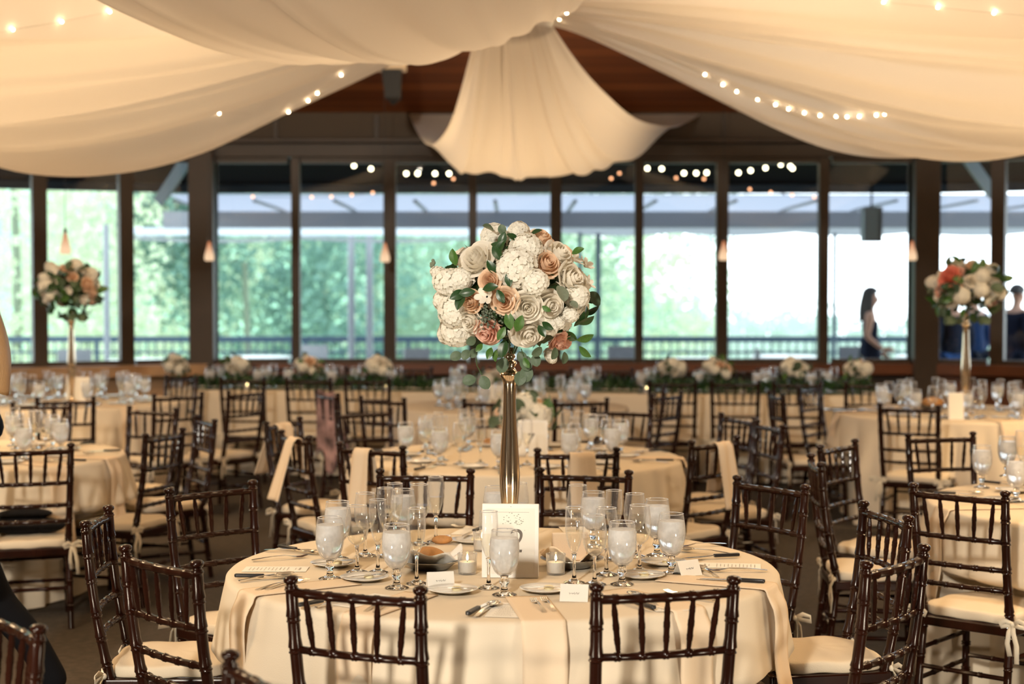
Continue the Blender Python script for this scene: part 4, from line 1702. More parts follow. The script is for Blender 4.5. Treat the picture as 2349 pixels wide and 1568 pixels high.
lay(KN, (634, 1256), (735, 1273), 'black handled knife at the far left setting of the front table')
lay(SN, (618, 1263), (715, 1268), 'silver spoon beside the far left black knife')
lay(FK, (562, 1287), (722, 1275), 'silver fork in front of the far left black knife')
lay(KN, (536, 1325), (690, 1326), 'black handled knife on the left rim of the front table, beside the menu')
lay(SN, (534, 1335), (690, 1316), 'silver spoon along the left rim black knife')
lay(FK, (572, 1358), (705, 1330), 'silver fork nearest the left napkin')
lay(FK, (585, 1360), (730, 1326), 'second silver fork beside the fork nearest the left napkin')
lay(KN, (692, 1392), (800, 1372), 'black handled knife seen through the left near chair back')
lay(SN, (706, 1398), (851, 1366), 'silver spoon seen through the left near chair back')
lay(FK, (828, 1409), (905, 1370), 'silver fork on the napkin behind the left near chair, left of two')
lay(FK, (848, 1411), (925, 1372), 'silver fork on the napkin behind the left near chair, right of two')
lay(KN, (1060, 1420), (1140, 1376), 'black handled knife at the middle of the near rim')
lay(SN, (1080, 1422), (1152, 1376), 'silver spoon at the middle of the near rim, shining bowl')
lay(FK, (1262, 1420), (1212, 1364), 'silver fork on the middle napkin, left of two')
lay(FK, (1284, 1417), (1236, 1362), 'silver fork on the middle napkin, right of two')
lay(KN, (1510, 1402), (1400, 1370), 'black handled knife seen through the right near chair back')
lay(SN, (1512, 1392), (1440, 1360), 'silver spoon seen through the right near chair back')
lay(FK, (1632, 1377), (1530, 1357), 'silver fork seen through the right near chair back')
lay(KN, (1706, 1276), (1555, 1283), 'black handled knife pointing in from the right rim')
lay(SN, (1664, 1270), (1564, 1262), 'silver spoon behind the black knife on the right rim')
lay(FK, (1650, 1249), (1566, 1254), 'silver fork behind the spoon on the right rim')
lay(FK, (1757, 1309), (1622, 1309), 'silver fork on the menu card at the right rim')
lay(KN, (1748, 1338), (1610, 1330), 'black handled knife behind the post of the right near chair')
lay(SN, (1655, 1330), (1592, 1297), 'silver spoon lying askew over the right place card')
lay(FK, (1120, 1218), (1040, 1207), 'silver fork on the far side, by the left far chair')
lay(KN, (1107, 1222), (1060, 1240), 'black handled knife lying across the far bread plate', .018)

for px, py, lab in ((765, 1298, 'white bread plate under the leftmost goblet'), (836, 1331, 'white bread plate before the left flutes'),
                    (1038, 1359, 'white bread plate right of the left near chair post'), (1250, 1357, 'white bread plate behind the middle forks'),
                    (1083, 1244, 'white bread plate on the far side of the front table'), (1522, 1295, 'white bread plate behind the rightmost goblet'),
                    (1470, 1325, 'white bread plate before the big frosty right goblet')):
    p = at(px, py, TZ)
    pt_p.put(p, 0, lab)
    o = MB().lathe([(0, 0), (.014, 0), (.0155, .003), (.015, .008), (.012, .010), (0, .0105)], 14).build('butter_pat', M['butter'])
    o.location = p+V(.012, .014, .007)
    tag(o, 'pat of butter on the '+lab.replace('white ', ''), 'butter')
    if px != 1083:
        BK.put(p+V(0, -.012, .0), .5 if px < 900 else -.15+.002*(px % 50), 'butter knife across the '+lab.replace('white ', ''))


def lines_mesh(rows, w, h, z, seed):
    """Rows of small strokes standing for fine print."""
    mb = MB()
    r = random.Random(seed)
    for x0, x1, y, t in rows:
        x = x0
        while x < x1:
            L = r.uniform(.003, .007)
            mb.add([(x, y-t/2, z), (min(x+L, x1), y-t/2, z), (min(x+L, x1), y+t/2, z), (x, y+t/2, z)], [(0, 1, 2, 3)])
            x += L+.0018
    return mb


def sheet(w, h, th=.0006):
    return MB().box((0, 0, th/2), (w, h, th))


mc = thing('menu_card', '', 'menu')
sheet(.10, .21).build('card', M['paper'], mc, smooth=False)
lines_mesh([(-.022, .022, .080, .007), (-.018, .018, .066, .0025)]+[(-.03+.006*(k % 2), .03-.006*(k % 3), .040-.0125*k, .0028) for k in range(11)], 0, 0, .0012, 4).build('print', M['faint_ink'], mc, smooth=False)
mcp = Proto(mc)


def on_table(c, ang, r, z=TZ):
    return V(c.x+r*math.cos(ang), c.y+r*math.sin(ang), z)


def rim_napkin(label, c, ang, w, hang, r_in=.56, mat='napkin', skew=0.0):
    """Folded napkin lying outwards on the cloth and hanging over the rim."""
    mb = MB()
    path = [(r_in+(TR-.012-r_in)*k/8, .0035) for k in range(9)]
    path += [(TR+.002, .0015), (TR+.008, -.006), (TR+.012, -.02)]
    path += [(TR+.022+.030*(k/8)**.8+.006*math.sin(k), -.02-hang*k/8) for k in range(1, 9)]

    def fn(u, v):
        k = v*(len(path)-1)
        i = min(int(k), len(path)-2)
        q = k-i
        rr_ = path[i][0]*(1-q)+path[i+1][0]*q
        z = path[i][1]*(1-q)+path[i+1][1]*q
        return (rr_+(.004*math.sin(u*8) if z < -.03 else 0), (u-.5)*w+skew*max(0, -z), z)
    mb.grid(fn, 10, 40)
    o = mb.build('napkin', M[mat], solid=.003, angle=180)
    o.location = (c.x, c.y, TH+.001)
    o.rotation_euler = (0, 0, ang)
    return tag(o, label, 'napkin')


def rim_ang(px, py, c=C0):
    p = at(px, py, TH)
    return math.atan2(p.y-c.y, p.x-c.x)


for px, py, lab, w, hang in ((1248, 1428, 'peach napkin hanging over the middle of the near rim, two forks on it', .125, .36),
                             (826, 1412, 'peach napkin hanging over the rim behind the left near chair', .115, .34),
                             (566, 1362, 'peach napkin hanging over the left end of the front table', .12, .34),
                             (1608, 1405, 'peach napkin hanging over the rim behind the right near chair', .12, .30),
                             (1762, 1346, 'peach napkin falling down the right end of the front table', .13, .34)):
    rim_napkin(lab, C0, rim_ang(px, py), w, hang)
for (a, b), lab in ((((540, 1306), (725, 1306)), 'menu card lying at the left rim of the front table'),
                    (((1755, 1300), (1590, 1296)), 'menu card lying at the right rim of the front table'),
                    (((760, 1395), (905, 1362)), 'menu card behind the left near chair'),
                    (((1140, 1432), (1185, 1370)), 'menu card at the middle of the near rim'),
                    (((1560, 1412), (1480, 1362)), 'menu card behind the right near chair'),
                    (((1100, 1207), (1060, 1228)), 'menu card on the far side near the left far chair'),
                    (((1310, 1208), (1330, 1228)), 'menu card on the far side near the right far chair')):
    A_, B_ = at(*a, TH), at(*b, TH)
    d = B_-A_
    m = (A_+B_)/2
    mcp.put((m.x, m.y, TZ+.0005), math.atan2(d.y, d.x)-math.pi/2, lab)

pcd = thing('place_card', '', 'card')
mb = MB()
mb.add([(-.042, -.024, 0), (.042, -.024, 0), (.042, 0, .048), (-.042, 0, .048), (.042, .024, 0), (-.042, .024, 0)], [(0, 1, 2, 3), (3, 2, 4, 5)])
mb.build('card', M['paper'], pcd, smooth=False, solid=.0006)
mb = MB()
r = random.Random(9)
pts = []
x = -.015
k = 0
while x < .015:
    h = .48+.05*math.sin(k*1.9)+r.uniform(-.05, .05)
    pts.append(V(x, -.024+.024*h-.0008, .048*h))
    x += .0011
    k += 1
mb.tube(pts, .0004, 5)
mb.build('handwriting', M['ink'], pcd)
pcp_ = Proto(pcd)
for px, py, rz, lab in ((1318, 1376, -.15, 'white tent place card beside the right near chair post'), (1577, 1318, .55, 'white tent place card with a handwritten name, right side'),
                        (1010, 1346, .2, 'white tent place card behind the left near chair post')):
    pcp_.put(at(px, py, TZ), rz, lab)


# ------------------------------------------------------------------ table signs
def letter_mesh(txt, size, mat, parent, loc, name='numeral', shear=.15):
    cu = bpy.data.curves.new(name, 'FONT')
    cu.body = txt
    cu.size = size
    cu.align_x = 'CENTER'
    cu.align_y = 'CENTER'
    cu.shear = shear
    cu.offset = -.010*size if size > .1 else .012*size
    tmp = bpy.data.objects.new(name, cu)
    COL.objects.link(tmp)
    deps = bpy.context.evaluated_depsgraph_get()
    me = bpy.data.meshes.new_from_object(tmp.evaluated_get(deps))
    COL.objects.unlink(tmp)
    bpy.data.objects.remove(tmp)
    me.materials.clear()
    me.materials.append(mat)
    o = bpy.data.objects.new(name, me)
    COL.objects.link(o)
    o.parent = parent
    o.location = loc
    o.rotation_euler = (math.pi/2, 0, 0)
    return o


def sign(label, px, py, h, w, num, rz=0.0, lean=.10, deep=.022, sprig=True, numpos=(0, -.01), nsize=.07):
    t = thing('table_sign', label, 'sign', at(px, py, TZ))
    t.rotation_euler = (-lean, 0, rz)
    mb = MB().box((0, deep/2, h/2), (w, deep, h))
    mb.build('sign_frame', M['white'], t, smooth=False, bevel=.002)
    mb = MB().box((0, -.0006, h*.5), (w*.86, .001, h*.88))
    mb.build('printed_card', M['paper'], t, smooth=False)
    if num:
        letter_mesh(num, nsize, M['ink'], t, (numpos[0], -.002, h*.5+numpos[1]))
    if sprig:
        mb = MB()
        r = random.Random(3)
        for cx, cz, s in ((-.004, h*.80, .03), (.030, h*.77, .025)):
            for _ in range(22):
                x, z = cx+r.gauss(0, s*.35), cz+r.gauss(0, s*.5)
                q = r.uniform(.0015, .003)
                mb.add([(x-q, -.0016, z), (x, -.0016, z-q*.6), (x+q, -.0016, z), (x, -.0016, z+q*.6)], [(0, 1, 2, 3)])
        mb.build('sprig_print', M['sage'], t, smooth=False)
        mb = MB()
        mb.add([(-w*.33, -.0013, h*.885), (w*.33, -.0013, h*.885), (w*.33, -.0013, h*.89), (-w*.33, -.0013, h*.89)], [(0, 1, 2, 3)])
        mb.build('printed_line', M['faint_ink'], t, smooth=False)
    return t


sign('white framed table sign with a sprig print before the gold vase', 1170, 1325, .236, .182, '2', -.06, .10, .026, True, (.014, -.004), .11)
sign('cream table card printed with a 7, before low roses', 1222, 1047, .20, .165, '7', 0, .08, .015, False, (-.016, -.004), .08)
sign('cream table card among the glasses of the table behind the 7 table', 1136, 929, .16, .13, '', 0, .06, .012, False)
sign('cream table card before the left tall vase', 178, 921, .20, .19, '', 0, .06, .012, False)
sign('pale table card left of the right tall vase', 2194, 962, .19, .11, '', .1, .06, .012, False)

# bread dishes with a folded napkin and bread
for px, py, lab, loaf in ((987, 1304, 'left', True), (1312, 1300, 'right', False)):
    p = at(px, py, TZ)
    t = thing('bread_dish', 'pewter bread dish %s on the front table' % ('left of the white sign' if loaf else 'right of the white sign'), 'dish', p)
    MB().lathe([(0, .003), (.062, .003), (.085, .022), (.104, .030), (.106, .0325), (.102, .033), (.083, .026), (.060, .007), (0, .006)], 36).build('dish', M['pewter'], t, angle=180)
    mb = MB()

    def fold(u, v, sd=1 if loaf else 2):
        a = 2*math.pi*u
        q = .012+.090*v
        z = .010+.058*v**1.5*(.45+.55*abs(math.sin(a*1.5+sd)))+(.012*math.sin(5*a) if v > .5 else 0)
        return (q*math.cos(a)*1.05, q*math.sin(a)*.8, z)
    mb.grid(fold, 60, 12)
    o = mb.build('napkin', M['white_napkin'] if loaf else M['napkin'], solid=.003, angle=180)
    o.location = p
    tag(o, 'napkin folded in the %s bread dish' % lab, 'napkin')
    if loaf:
        o = MB().ball((0, 0, 0), (.052, .030, .026), 22, 14).build('bread_roll', M['bread'])
        o.location = p+V(.005, .0, .046)
        o.rotation_euler = (.3, .25, .4)
        tag(o, 'crusty bread roll poking out of the left bread dish', 'bread')
    else:
        mb = MB()
        mb.box((0, 0, .058), (.12, .010, .10))
        mb.box((0, .018, .054), (.11, .010, .09))
        o = mb.build('folded_cloth', M['napkin'], smooth=False, bevel=.004)
        o.location = p+V(-.01, .02, .012)
        o.rotation_euler = (.25, 0, .1)
        tag(o, 'upright folded peach cloth standing in the right bread dish', 'cloth')
o = MB().ball((0, 0, .016), (.038, .017, .016), 20, 12).build('bread_slice', M['bread'])
o.location = at(1014, 1247, TZ)
o.rotation_euler = (0, 0, .1)
tag(o, 'brown piece of bread behind the left bread dish', 'bread')
sp = thing('sugar_packet', 'small white and blue packet by the piece of bread', 'packet', at(1022, 1230, TZ), .1)
MB().box((0, 0, .003), (.036, .024, .005)).build('packet', M['white'], sp, smooth=False, bevel=.001)
MB().box((0, -.009, .0058), (.026, .004, .0008)).build('blue_print', P('blue_print', (.06, .09, .30), .6), sp, smooth=False)


# votive candles
def make_votive():
    t = thing('votive_candle', '', 'candle')
    MB().lathe([(0, .002), (.026, .002), (.028, .004), (.0315, .066), (.0322, .067), (.0325, .066), (.029, .001), (0, 0)], 28).build('glass_cup', M['cup'], t, angle=60)
    MB().lathe([(0, .006), (.0245, .006), (.0265, .009), (.0275, .036), (.026, .040), (.012, .038), (0, .038)], 24).build('wax', M['wax'], t, angle=50)
    MB().tube([(0, 0, .037), (0, 0, .046)], .0009, 5).build('wick', M['wire'], t)
    MB().lathe([(.0, .043), (.003, .046), (.0042, .051), (.0032, .057), (.0012, .063), (0, .066)], 12).build('flame', M['flame'], t)
    return t


VO = Proto(make_votive())
for px, py, lab in ((1072, 1315, 'lit votive candle in glass left of the white sign'), (1275, 1316, 'lit votive candle in glass right of the white sign'), (1106, 1262, 'lit votive candle behind the white sign at left')):
    VO.put(at(px, py, TZ), 0, lab)
for px, lab in ((566, 'small candle glowing on the head table behind the leftmost near chair'), (884, 'small candle glowing on the head table below the fourth posy'),
                (1484, 'small candle glowing on the head table, left of the fifth posy'), (1705, 'small candle glowing on the head table, right of the sixth posy')):
    p = head_pt(px, .07)
    VO.put((p.x, p.y, TZ), 0, lab)

# small things on the far tables: plates, knives, trays
r = random.Random(21)
fp = thing('side_plate', '', 'plate')
plate_mesh(.08).build('plate', M['china'], fp, angle=180)
fpp = Proto(fp)
for c, a0, where, pxs in ((C7, .31, 'the table with the 7 card', 10), (CLN, .2, 'the left table', 10), (CRF, .31, 'the right tall vase table', 10), (CRN, .25, 'the right table', 10), (CLF, .31, 'the left tall vase table', 10)):
    for k in range(10):
        a = a0+k*2*math.pi/10
        p = on_table(c, a+.26, .60)
        px = PW/2+FPX*p.x/p.y
        if not -20 < px < PW+20:
            continue
        sd = ('near' if math.sin(a) < -.25 else ('far' if math.sin(a) > .25 else 'middle'))+' '+('left' if math.cos(a) < 0 else 'right')
        fpp.put(p, 0, 'white side plate on the %s of %s' % (sd, where), 'side plates, %s of %s' % (sd, where))
        if c in (C7, CLN, CRN):
            q = on_table(c, a, .78)
            KN.put(q+V(0, 0, .002), a+math.pi+.12, 'black handled knife on the %s of %s' % (sd, where), 'knives, %s of %s' % (sd, where))
            q = on_table(c, a-.10, .78)
            SN.put(q+V(0, 0, .002), a+math.pi, 'silver spoon on the %s of %s' % (sd, where), 'spoons, %s of %s' % (sd, where))
for c, px, py, lab, hang in ((CLN, 228, 1080, 'peach napkin falling down the near right of the left table', .42), (CLN, 283, 1052, 'peach napkin falling down the right end of the left table', .36),
                             (C7, 1558, 1052, 'peach napkin falling down the right end of the 7 table', .36), (CLF, 330, 938, 'peach napkin falling down the right of the left tall vase table', .34),
                             (CRF, 1935, 948, 'peach napkin falling down the left end of the right tall vase table', .34), (CRN, 2210, 1165, 'peach napkin hanging down behind the right table chair', .36),
                             (CRF, 2310, 968, 'peach napkin falling down the near right of the right tall vase table', .34)):
    rim_napkin(lab, c, rim_ang(px, py, c), .14, hang)
tr_ = thing('serving_tray', 'round gold rimmed tray on the left edge of the right tall vase table', 'tray', at(1938, 943, TZ))
MB().lathe([(0, .004), (.13, .004), (.155, .014), (.158, .018), (.152, .018), (.128, .008), (0, .007)], 32).build('tray', M['gold'], tr_, angle=180)
t = thing('bread_dish', 'bread dish with a peach napkin on the right tall vase table', 'dish', at(2140, 938, TZ))
MB().lathe([(0, .003), (.07, .003), (.10, .03), (.102, .032), (.07, .008), (0, .006)], 28).build('dish', M['pewter'], t, angle=180)
o = MB().ball((0, 0, .05), (.085, .06, .045), 18, 12).build('bread_roll', M['bread'])
o.location = t.location
tag(o, 'golden bread in the dish on the right tall vase table', 'bread')
o = MB().ball((0, 0, .02), (.06, .03, .022), 18, 12).build('bread_roll', M['bread'])
o.location = at(1130, 1020, TZ)
tag(o, 'brown bread roll left of the 7 card', 'bread')


# ------------------------------------------------------------------ flowers
def rose_mesh(mat, seed, openness=1.0):
    """Rose of unit radius facing +Z: nested cupped petals in a spiral."""
    r = random.Random(seed)
    mb = MB()
    rings = ((2, .10, .50, 0), (3, .22, .52, .02), (4, .38, .48, .05), (5, .56, .38, .10), (5, .76, .22, .20), (6, .96, .0, .34))
    for j, (n_, rr, zt, curl) in enumerate(rings):
        for k in range(n_):
            a0 = 2*math.pi*k/n_+j*.7+r.uniform(-.2, .2)
            half = math.pi/n_*1.45 if n_ > 2 else 1.9
            rr_ = rr*r.uniform(.94, 1.06)
            zt_ = zt+r.uniform(-.05, .05)
            tw = r.uniform(-.12, .12)

            def pet(u, v, a0=a0, half=half, rr_=rr_, zt_=zt_, curl=curl, tw=tw):
                x = (u-.5)*2
                a = a0+x*half*(.35+.65*v**.5)
                top = zt_-.22*abs(x)**3*(.6+rr_)
                z = -.55+(top+.55)*v
                q = rr_*(1-(1-v)**2.2)**.5
                q = q*(1-.10*(1-rr_)*v*v)+curl*max(0, v-.62)**1.4*2.6*openness+tw*x*.12*v
                z -= curl*max(0, v-.72)**1.5*2.2
                return (q*math.cos(a), q*math.sin(a), z+.2)
            mb.grid(pet, 8, 8)
    return mb.mesh('rose', mat)


def hydrangea_mesh(mat, seed, n=95, spike=1.0):
    r = random.Random(seed)
    mb = MB()
    mb.ball((0, 0, 0), (.84, .84, .84*spike), 14, 10)
    for i in range(n):
        z = 1-1.55*(i+.5)/n
        a = i*2.399963
        q = math.sqrt(max(0, 1-z*z))
        d = V(q*math.cos(a), q*math.sin(a), z)
        c = V(d.x, d.y, d.z*spike)*r.uniform(.86, 1.0)
        Q = d.to_track_quat('Z', 'Y') @ Quaternion((0, 0, 1), r.uniform(0, 6.28))
        s = r.uniform(.20, .27)
        for k in range(4):
            b = k*math.pi/2
            pts = []
            for (l, w, h) in ((.05, .05, 0), (.5, .52, .10), (.85, .50, .18), (1.08, .12, .12)):
                for sx in (-1, 1):
                    pts.append(c+Q @ V(s*(l*math.cos(b)-sx*w*math.sin(b)), s*(l*math.sin(b)+sx*w*math.cos(b)), s*h+r.uniform(-.01, .01)))
            mb.add(pts, [(0, 2, 3, 1), (2, 4, 5, 3), (4, 6, 7, 5)])
    return mb.mesh('hydrangea', mat)


def lily_mesh(mat, seed):
    mb = MB()
    for k in range(6):
        a = k*math.pi/3
        off = .75 if k % 2 else .6

        def pet(u, v, a=a, off=off):
            x = (u-.5)*2
            w = .26*math.sin(math.pi*min(1, .08+.92*v))**.7
            o_ = .08+off*math.sin(v*1.35)*1.1
            z = .95*v*(1-.45*v)+.06*x*x
            return (math.cos(a)*o_-math.sin(a)*x*w, math.sin(a)*o_+math.cos(a)*x*w, z)
        mb.grid(pet, 5, 8)
    return mb.mesh('lily', mat)


def leaf_mesh(mat, round_=False):
    mb = MB()

    def lf(u, v):
        x = (u-.5)*2
        w = (.40 if round_ else .27)*math.sin(math.pi*min(1, max(0, v)))**(.55 if round_ else .8)
        return (x*w, v, .10*math.sin(v*2.6)+.10*abs(x)*w*2)
    mb.grid(lf, 6, 10)
    return mb.mesh('leaf', mat)


FM = {'rw': [rose_mesh(M['rose_white'], 1), rose_mesh(M['rose_white'], 5, .8)], 'rp': [rose_mesh(M['rose_peach'], 2), rose_mesh(M['rose_peach'], 6, .75)],
      'rk': [rose_mesh(M['rose_pink'], 3)], 'rc': [rose_mesh(M['coral'], 4)],
      'h': [hydrangea_mesh(M['hydrangea'], 8), hydrangea_mesh(M['hydrangea'], 9, 80)], 's': [hydrangea_mesh(M['hydrangea'], 10, 75, 1.6)],
      'l': [lily_mesh(M['rose_white'], 1)], 'ld': [leaf_mesh(M['leaf_dark'])], 'lg': [leaf_mesh(M['leaf_green'])],
      'le': [leaf_mesh(M['leaf_euc'], True)], 'lq': [leaf_mesh(M['leaf_grey'], True)]}
FN = {'rw': 'rose', 'rp': 'rose', 'rk': 'rose', 'rc': 'dahlia', 'h': 'hydrangea', 's': 'stock_flower', 'l': 'lily', 'ld': 'leaf', 'lg': 'leaf', 'le': 'leaf', 'lq': 'leaf'}
FL_ = {'rp': 'peach rose', 'rk': 'blush pink rose', 'rc': 'coral pink bloom', 'lq': 'dusty grey green leaf', 'le': 'round eucalyptus leaf'}


def flower(kind, parent, loc, size, direction, rng, roll=None):
    o = bpy.data.objects.new(FN[kind], rng.choice(FM[kind]))
    COL.objects.link(o)
    o.parent = parent
    o.location = loc
    q = Vector(direction).normalized().to_track_quat('Z', 'Y') @ Quaternion((0, 0, 1), rng.uniform(0, 6.28) if roll is None else roll)
    o.rotation_mode = 'QUATERNION'
    o.rotation_quaternion = q
    o.scale = (size,)*3
    if kind in FL_:
        o['label'] = FL_[kind]
    return o


def leafat(kind, parent, loc, size, along, normal, rng):
    """A leaf starting at loc, growing along a direction with its face to normal."""
    o = bpy.data.objects.new(FN[kind], FM[kind][0])
    COL.objects.link(o)
    o.parent = parent
    o.location = loc
    y = Vector(along).normalized()
    z = Vector(normal)
    z = (z-y*z.dot(y)).normalized()
    x = y.cross(z)
    m = Matrix((x, y, z)).transposed()
    o.rotation_mode = 'QUATERNION'
    o.rotation_quaternion = m.to_quaternion()
    o.scale = (size,)*3
    if kind in FL_:
        o['label'] = FL_[kind]
    return o


def foliage_core(parent, c, rx, rz, seed, n=260, size=.05):
    r = random.Random(seed)
    mb = MB()
    for _ in range(n):
        d = V(r.gauss(0, 1), r.gauss(0, 1), r.gauss(0, 1)).normalized()
        k = r.uniform(.45, .88)
        p = c+V(d.x*rx*k, d.y*rx*k, d.z*rz*k)
        Q = d.to_track_quat('Z', 'Y') @ Quaternion((r.gauss(0, 1), r.gauss(0, .5), r.gauss(0, .5), r.gauss(0, 2))).normalized()
        s = size*r.uniform(.7, 1.3)
        mb.add([p+Q @ V(0, -s*.6, 0), p+Q @ V(s*.3, 0, .006), p+Q @ V(0, s*.7, 0), p+Q @ V(-s*.3, 0, .006)], [(0, 1, 2, 3)])
    o = mb.build('foliage', M['leaf_dark'], parent, smooth=False)
    o['kind'] = 'stuff'
    return o


def vase(label, px, py, h, r):
    t = thing('trumpet_vase', label, 'vase', at(px, py, TZ))
    k = r/.033
    prof = [(0, 0), (.062*k, 0), (.064*k, .004), (.060*k, .010), (.030*k, .016), (.018*k, .03), (.0165*k, .05), (.019*k, .12), (.026*k, .19), (.033*k, .27), (.034*k, .31), (.0325*k, .36), (.028*k, .43), (.0235*k, .50), (.021*k, .58),
            (.021*k, .62), (.024*k, .64), (.032*k, .655)]
    s = h/.72
    MB().lathe([(a, b*s) for a, b in prof], 40).build('vase_body', M['gold'], t, angle=180)
    MB().lathe([(.032*k, .655*s), (.033*k, .660*s), (.024*k, .668*s), (.0165*k, .680*s), (.024*k, .692*s), (.0235*k, .70*s), (.014*k, .706*s), (.020*k, .718*s), (.012*k, .75*s), (0, .75*s)], 32).build('vase_collar', M['gold'], t, angle=180)
    return t


vz = vase('tall slim gold vase rising from the centre of the front table', 1169, 1296, .70, .033)
base = vz.location
bq = thing('bouquet', 'large round bouquet of white and peach roses on the tall gold vase in the middle', 'flowers', base+V(0, 0, .70))
BC = at_depth(1178, 672, base.y)-bq.location      # centre of the ball of flowers
RX, RZ = 188/FPX*base.y, 158/FPX*base.y
fr = random.Random(42)
foliage_core(bq, BC, RX*.93, RZ*.93, 4, 420, .055)


def ball_pt(px, py, push=1.0):
    q = at_depth(px, py, base.y)-bq.location-BC
    a, b = q.x/RX, q.z/RZ
    e = a*a+b*b
    d = math.sqrt(max(.02, 1-min(1, e)))*RX*.95*push
    p = BC+V(q.x, -d, q.z)
    # keep the pixel while moving forward
    k = (base.y-d)/base.y
    w = p+bq.location
    w2 = at_depth(px, py, base.y-d)
    p = w2-bq.location
    nrm = V(q.x/RX, -max(.35, d/RX), q.z/RZ*.9).normalized()
    return p, nrm


pxm = base.y/FPX
for kind, px, py, rad in (
        ('rw', 1209, 705, 30), ('rw', 1264, 702, 30), ('rw', 1213, 767, 33), ('rw', 1317, 638, 34), ('rw', 1075, 737, 26), ('rw', 1089, 590, 38), ('rw', 1288, 579, 32),
        ('rp', 1243, 540, 28), ('rp', 1258, 602, 30), ('rp', 1121, 642, 23), ('rp', 1156, 690, 27), ('rp', 1079, 692, 24), ('rk', 1114, 764, 29), ('rk', 1284, 786, 22), ('rk', 1300, 790, 18),
        ('h', 1186, 609, 44), ('h', 1208, 566, 36), ('s', 1228, 648, 28), ('h', 1040, 762, 38), ('h', 1034, 716, 36), ('s', 1030, 648, 30), ('h', 1050, 640, 26), ('h', 1190, 526, 24), ('h', 1331, 680, 27),
        ('l', 1142, 530, 24), ('l', 1208, 530, 24), ('l', 1113, 678, 26), ('l', 1323, 594, 22), ('l', 1346, 606, 24), ('l', 1352, 648, 20),
        ('s', 1308, 722, 16), ('s', 1262, 748, 18), ('s', 1264, 818, 13), ('s', 1280, 740, 14), ('h', 1020, 770, 22), ('s', 1004, 625, 14), ('h', 1010, 690, 22)):
    p, nr = ball_pt(px, py)
    if kind in ('l',):
        nr = (nr+V(fr.uniform(-.3, .3), 0, .3)).normalized()
    flower(kind, bq, p-nr*rad*pxm*.35, rad*pxm*1.08, nr, fr)
for kind, px, py, ang_, L in (
        ('le', 1135, 536, 160, 34), ('le', 1155, 545, 100, 28), ('lg', 1052, 612, 100, 42), ('ld', 1140, 590, 60, 40), ('ld', 1150, 600, 120, 40), ('ld', 1130, 585, 20, 40), ('ld', 1128, 565, -20, 40), ('ld', 1148, 572, 70, 38), ('ld', 1120, 600, -60, 38),
        ('ld', 1075, 668, 205, 44), ('ld', 1070, 672, 250, 46), ('ld', 1095, 668, 190, 40), ('ld', 1110, 664, 10, 40), ('ld', 1142, 664, 300, 36), ('lq', 1275, 655, 290, 48), ('lg', 1172, 752, 100, 44), ('lg', 1184, 756, 70, 44), ('lg', 1160, 745, 240, 36), ('ld', 1160, 772, 260, 46),
        ('ld', 1168, 780, 230, 40), ('ld', 1310, 745, 60, 46), ('ld', 1318, 740, 30, 46), ('ld', 1330, 735, 80, 40), ('lg', 1318, 775, 150, 40), ('lg', 1316, 775, 20, 44), ('lg', 1322, 788, -40, 40), ('ld', 1232, 742, 300, 34), ('ld', 1240, 735, 330, 34),
        ('lg', 1305, 586, 20, 34), ('le', 1270, 790, 250, 34), ('le', 1240, 790, 215, 34), ('le', 1290, 800, 260, 34), ('le', 1225, 805, 280, 34), ('lg', 1200, 812, 300, 30), ('lg', 1130, 790, 250, 32), ('lg', 1110, 782, 230, 26), ('lg', 1140, 795, 270, 30),
        ('le', 1095, 770, 210, 30), ('ld', 1190, 560, 150, 34), ('ld', 1215, 545, 20, 30), ('lg', 1240, 700, 330, 24), ('ld', 1165, 625, 280, 36), ('lq', 1300, 690, 320, 28)):
    p, nr = ball_pt(px, py, 1.02)
    a = math.radians(ang_)
    al = V(math.cos(a), fr.uniform(-.35, .1), math.sin(a))
    leafat(kind, bq, p+nr*.012, L*pxm*(.85 if kind in ('le', 'lq') else .95), al, nr+V(fr.uniform(-.3, .3), -.2, fr.uniform(-.3, .5)), fr)
# seeded eucalyptus cluster
mb = MB()
p0, nr = ball_pt(1124, 721, 1.0)
for _ in range(90):
    d = V(fr.gauss(0, 1), fr.gauss(0, .5), fr.gauss(0, 1))
    mb.ball(p0+nr*.015+d*.016, fr.uniform(.0028, .0045), 6, 4)
mb.build('seed_cluster', M['seed'], bq)
for (sx, sy), pts, leaves in (((1100, 790), [(1092, 815), (1094, 838), (1106, 860)], ((1092, 800, 235, 30), (1076, 802, 240, 34), (1060, 812, 200, 36), (1092, 868, 195, 40), (1104, 862, 300, 42))),
                              ((1172, 790), [(1160, 815), (1152, 835)], ((1160, 820, 250, 46), (1158, 800, 220, 34))),
                              ((1196, 800), [(1204, 825), (1208, 850)], ((1204, 815, 280, 46), (1210, 838, 265, 48), (1198, 850, 255, 44), (1190, 806, 300, 36)))):
    P3 = [ball_pt(sx, sy, .8)[0]]+[at_depth(x, y, base.y-.10)-bq.location for x, y in pts]
    MB().tube(P3, .0016, 5).build('stem', M['stem'], bq)
    for x, y, an, L in leaves:
        a = math.radians(an)
        leafat('le', bq, at_depth(x, y, base.y-.10)-bq.location, L*pxm*.80, (math.cos(a), fr.uniform(-.3, .1), math.sin(a)), (fr.uniform(-.4, .4), -1, fr.uniform(-.2, .4)), fr)
p0, nr = ball_pt(1010, 640, .5)
mb = MB().tube([p0, at_depth(996, 612, base.y-.05)-bq.location], .002, 5)
mb.build('stem', M['stem'], bq)
mb = MB()
for _ in range(10):
    mb.ball(at_depth(994+fr.uniform(-9, 9), 606+fr.uniform(-9, 10), base.y-.05)-bq.location, .006, 7, 5)
mb.build('bud_cluster', M['leaf_grey'], bq)
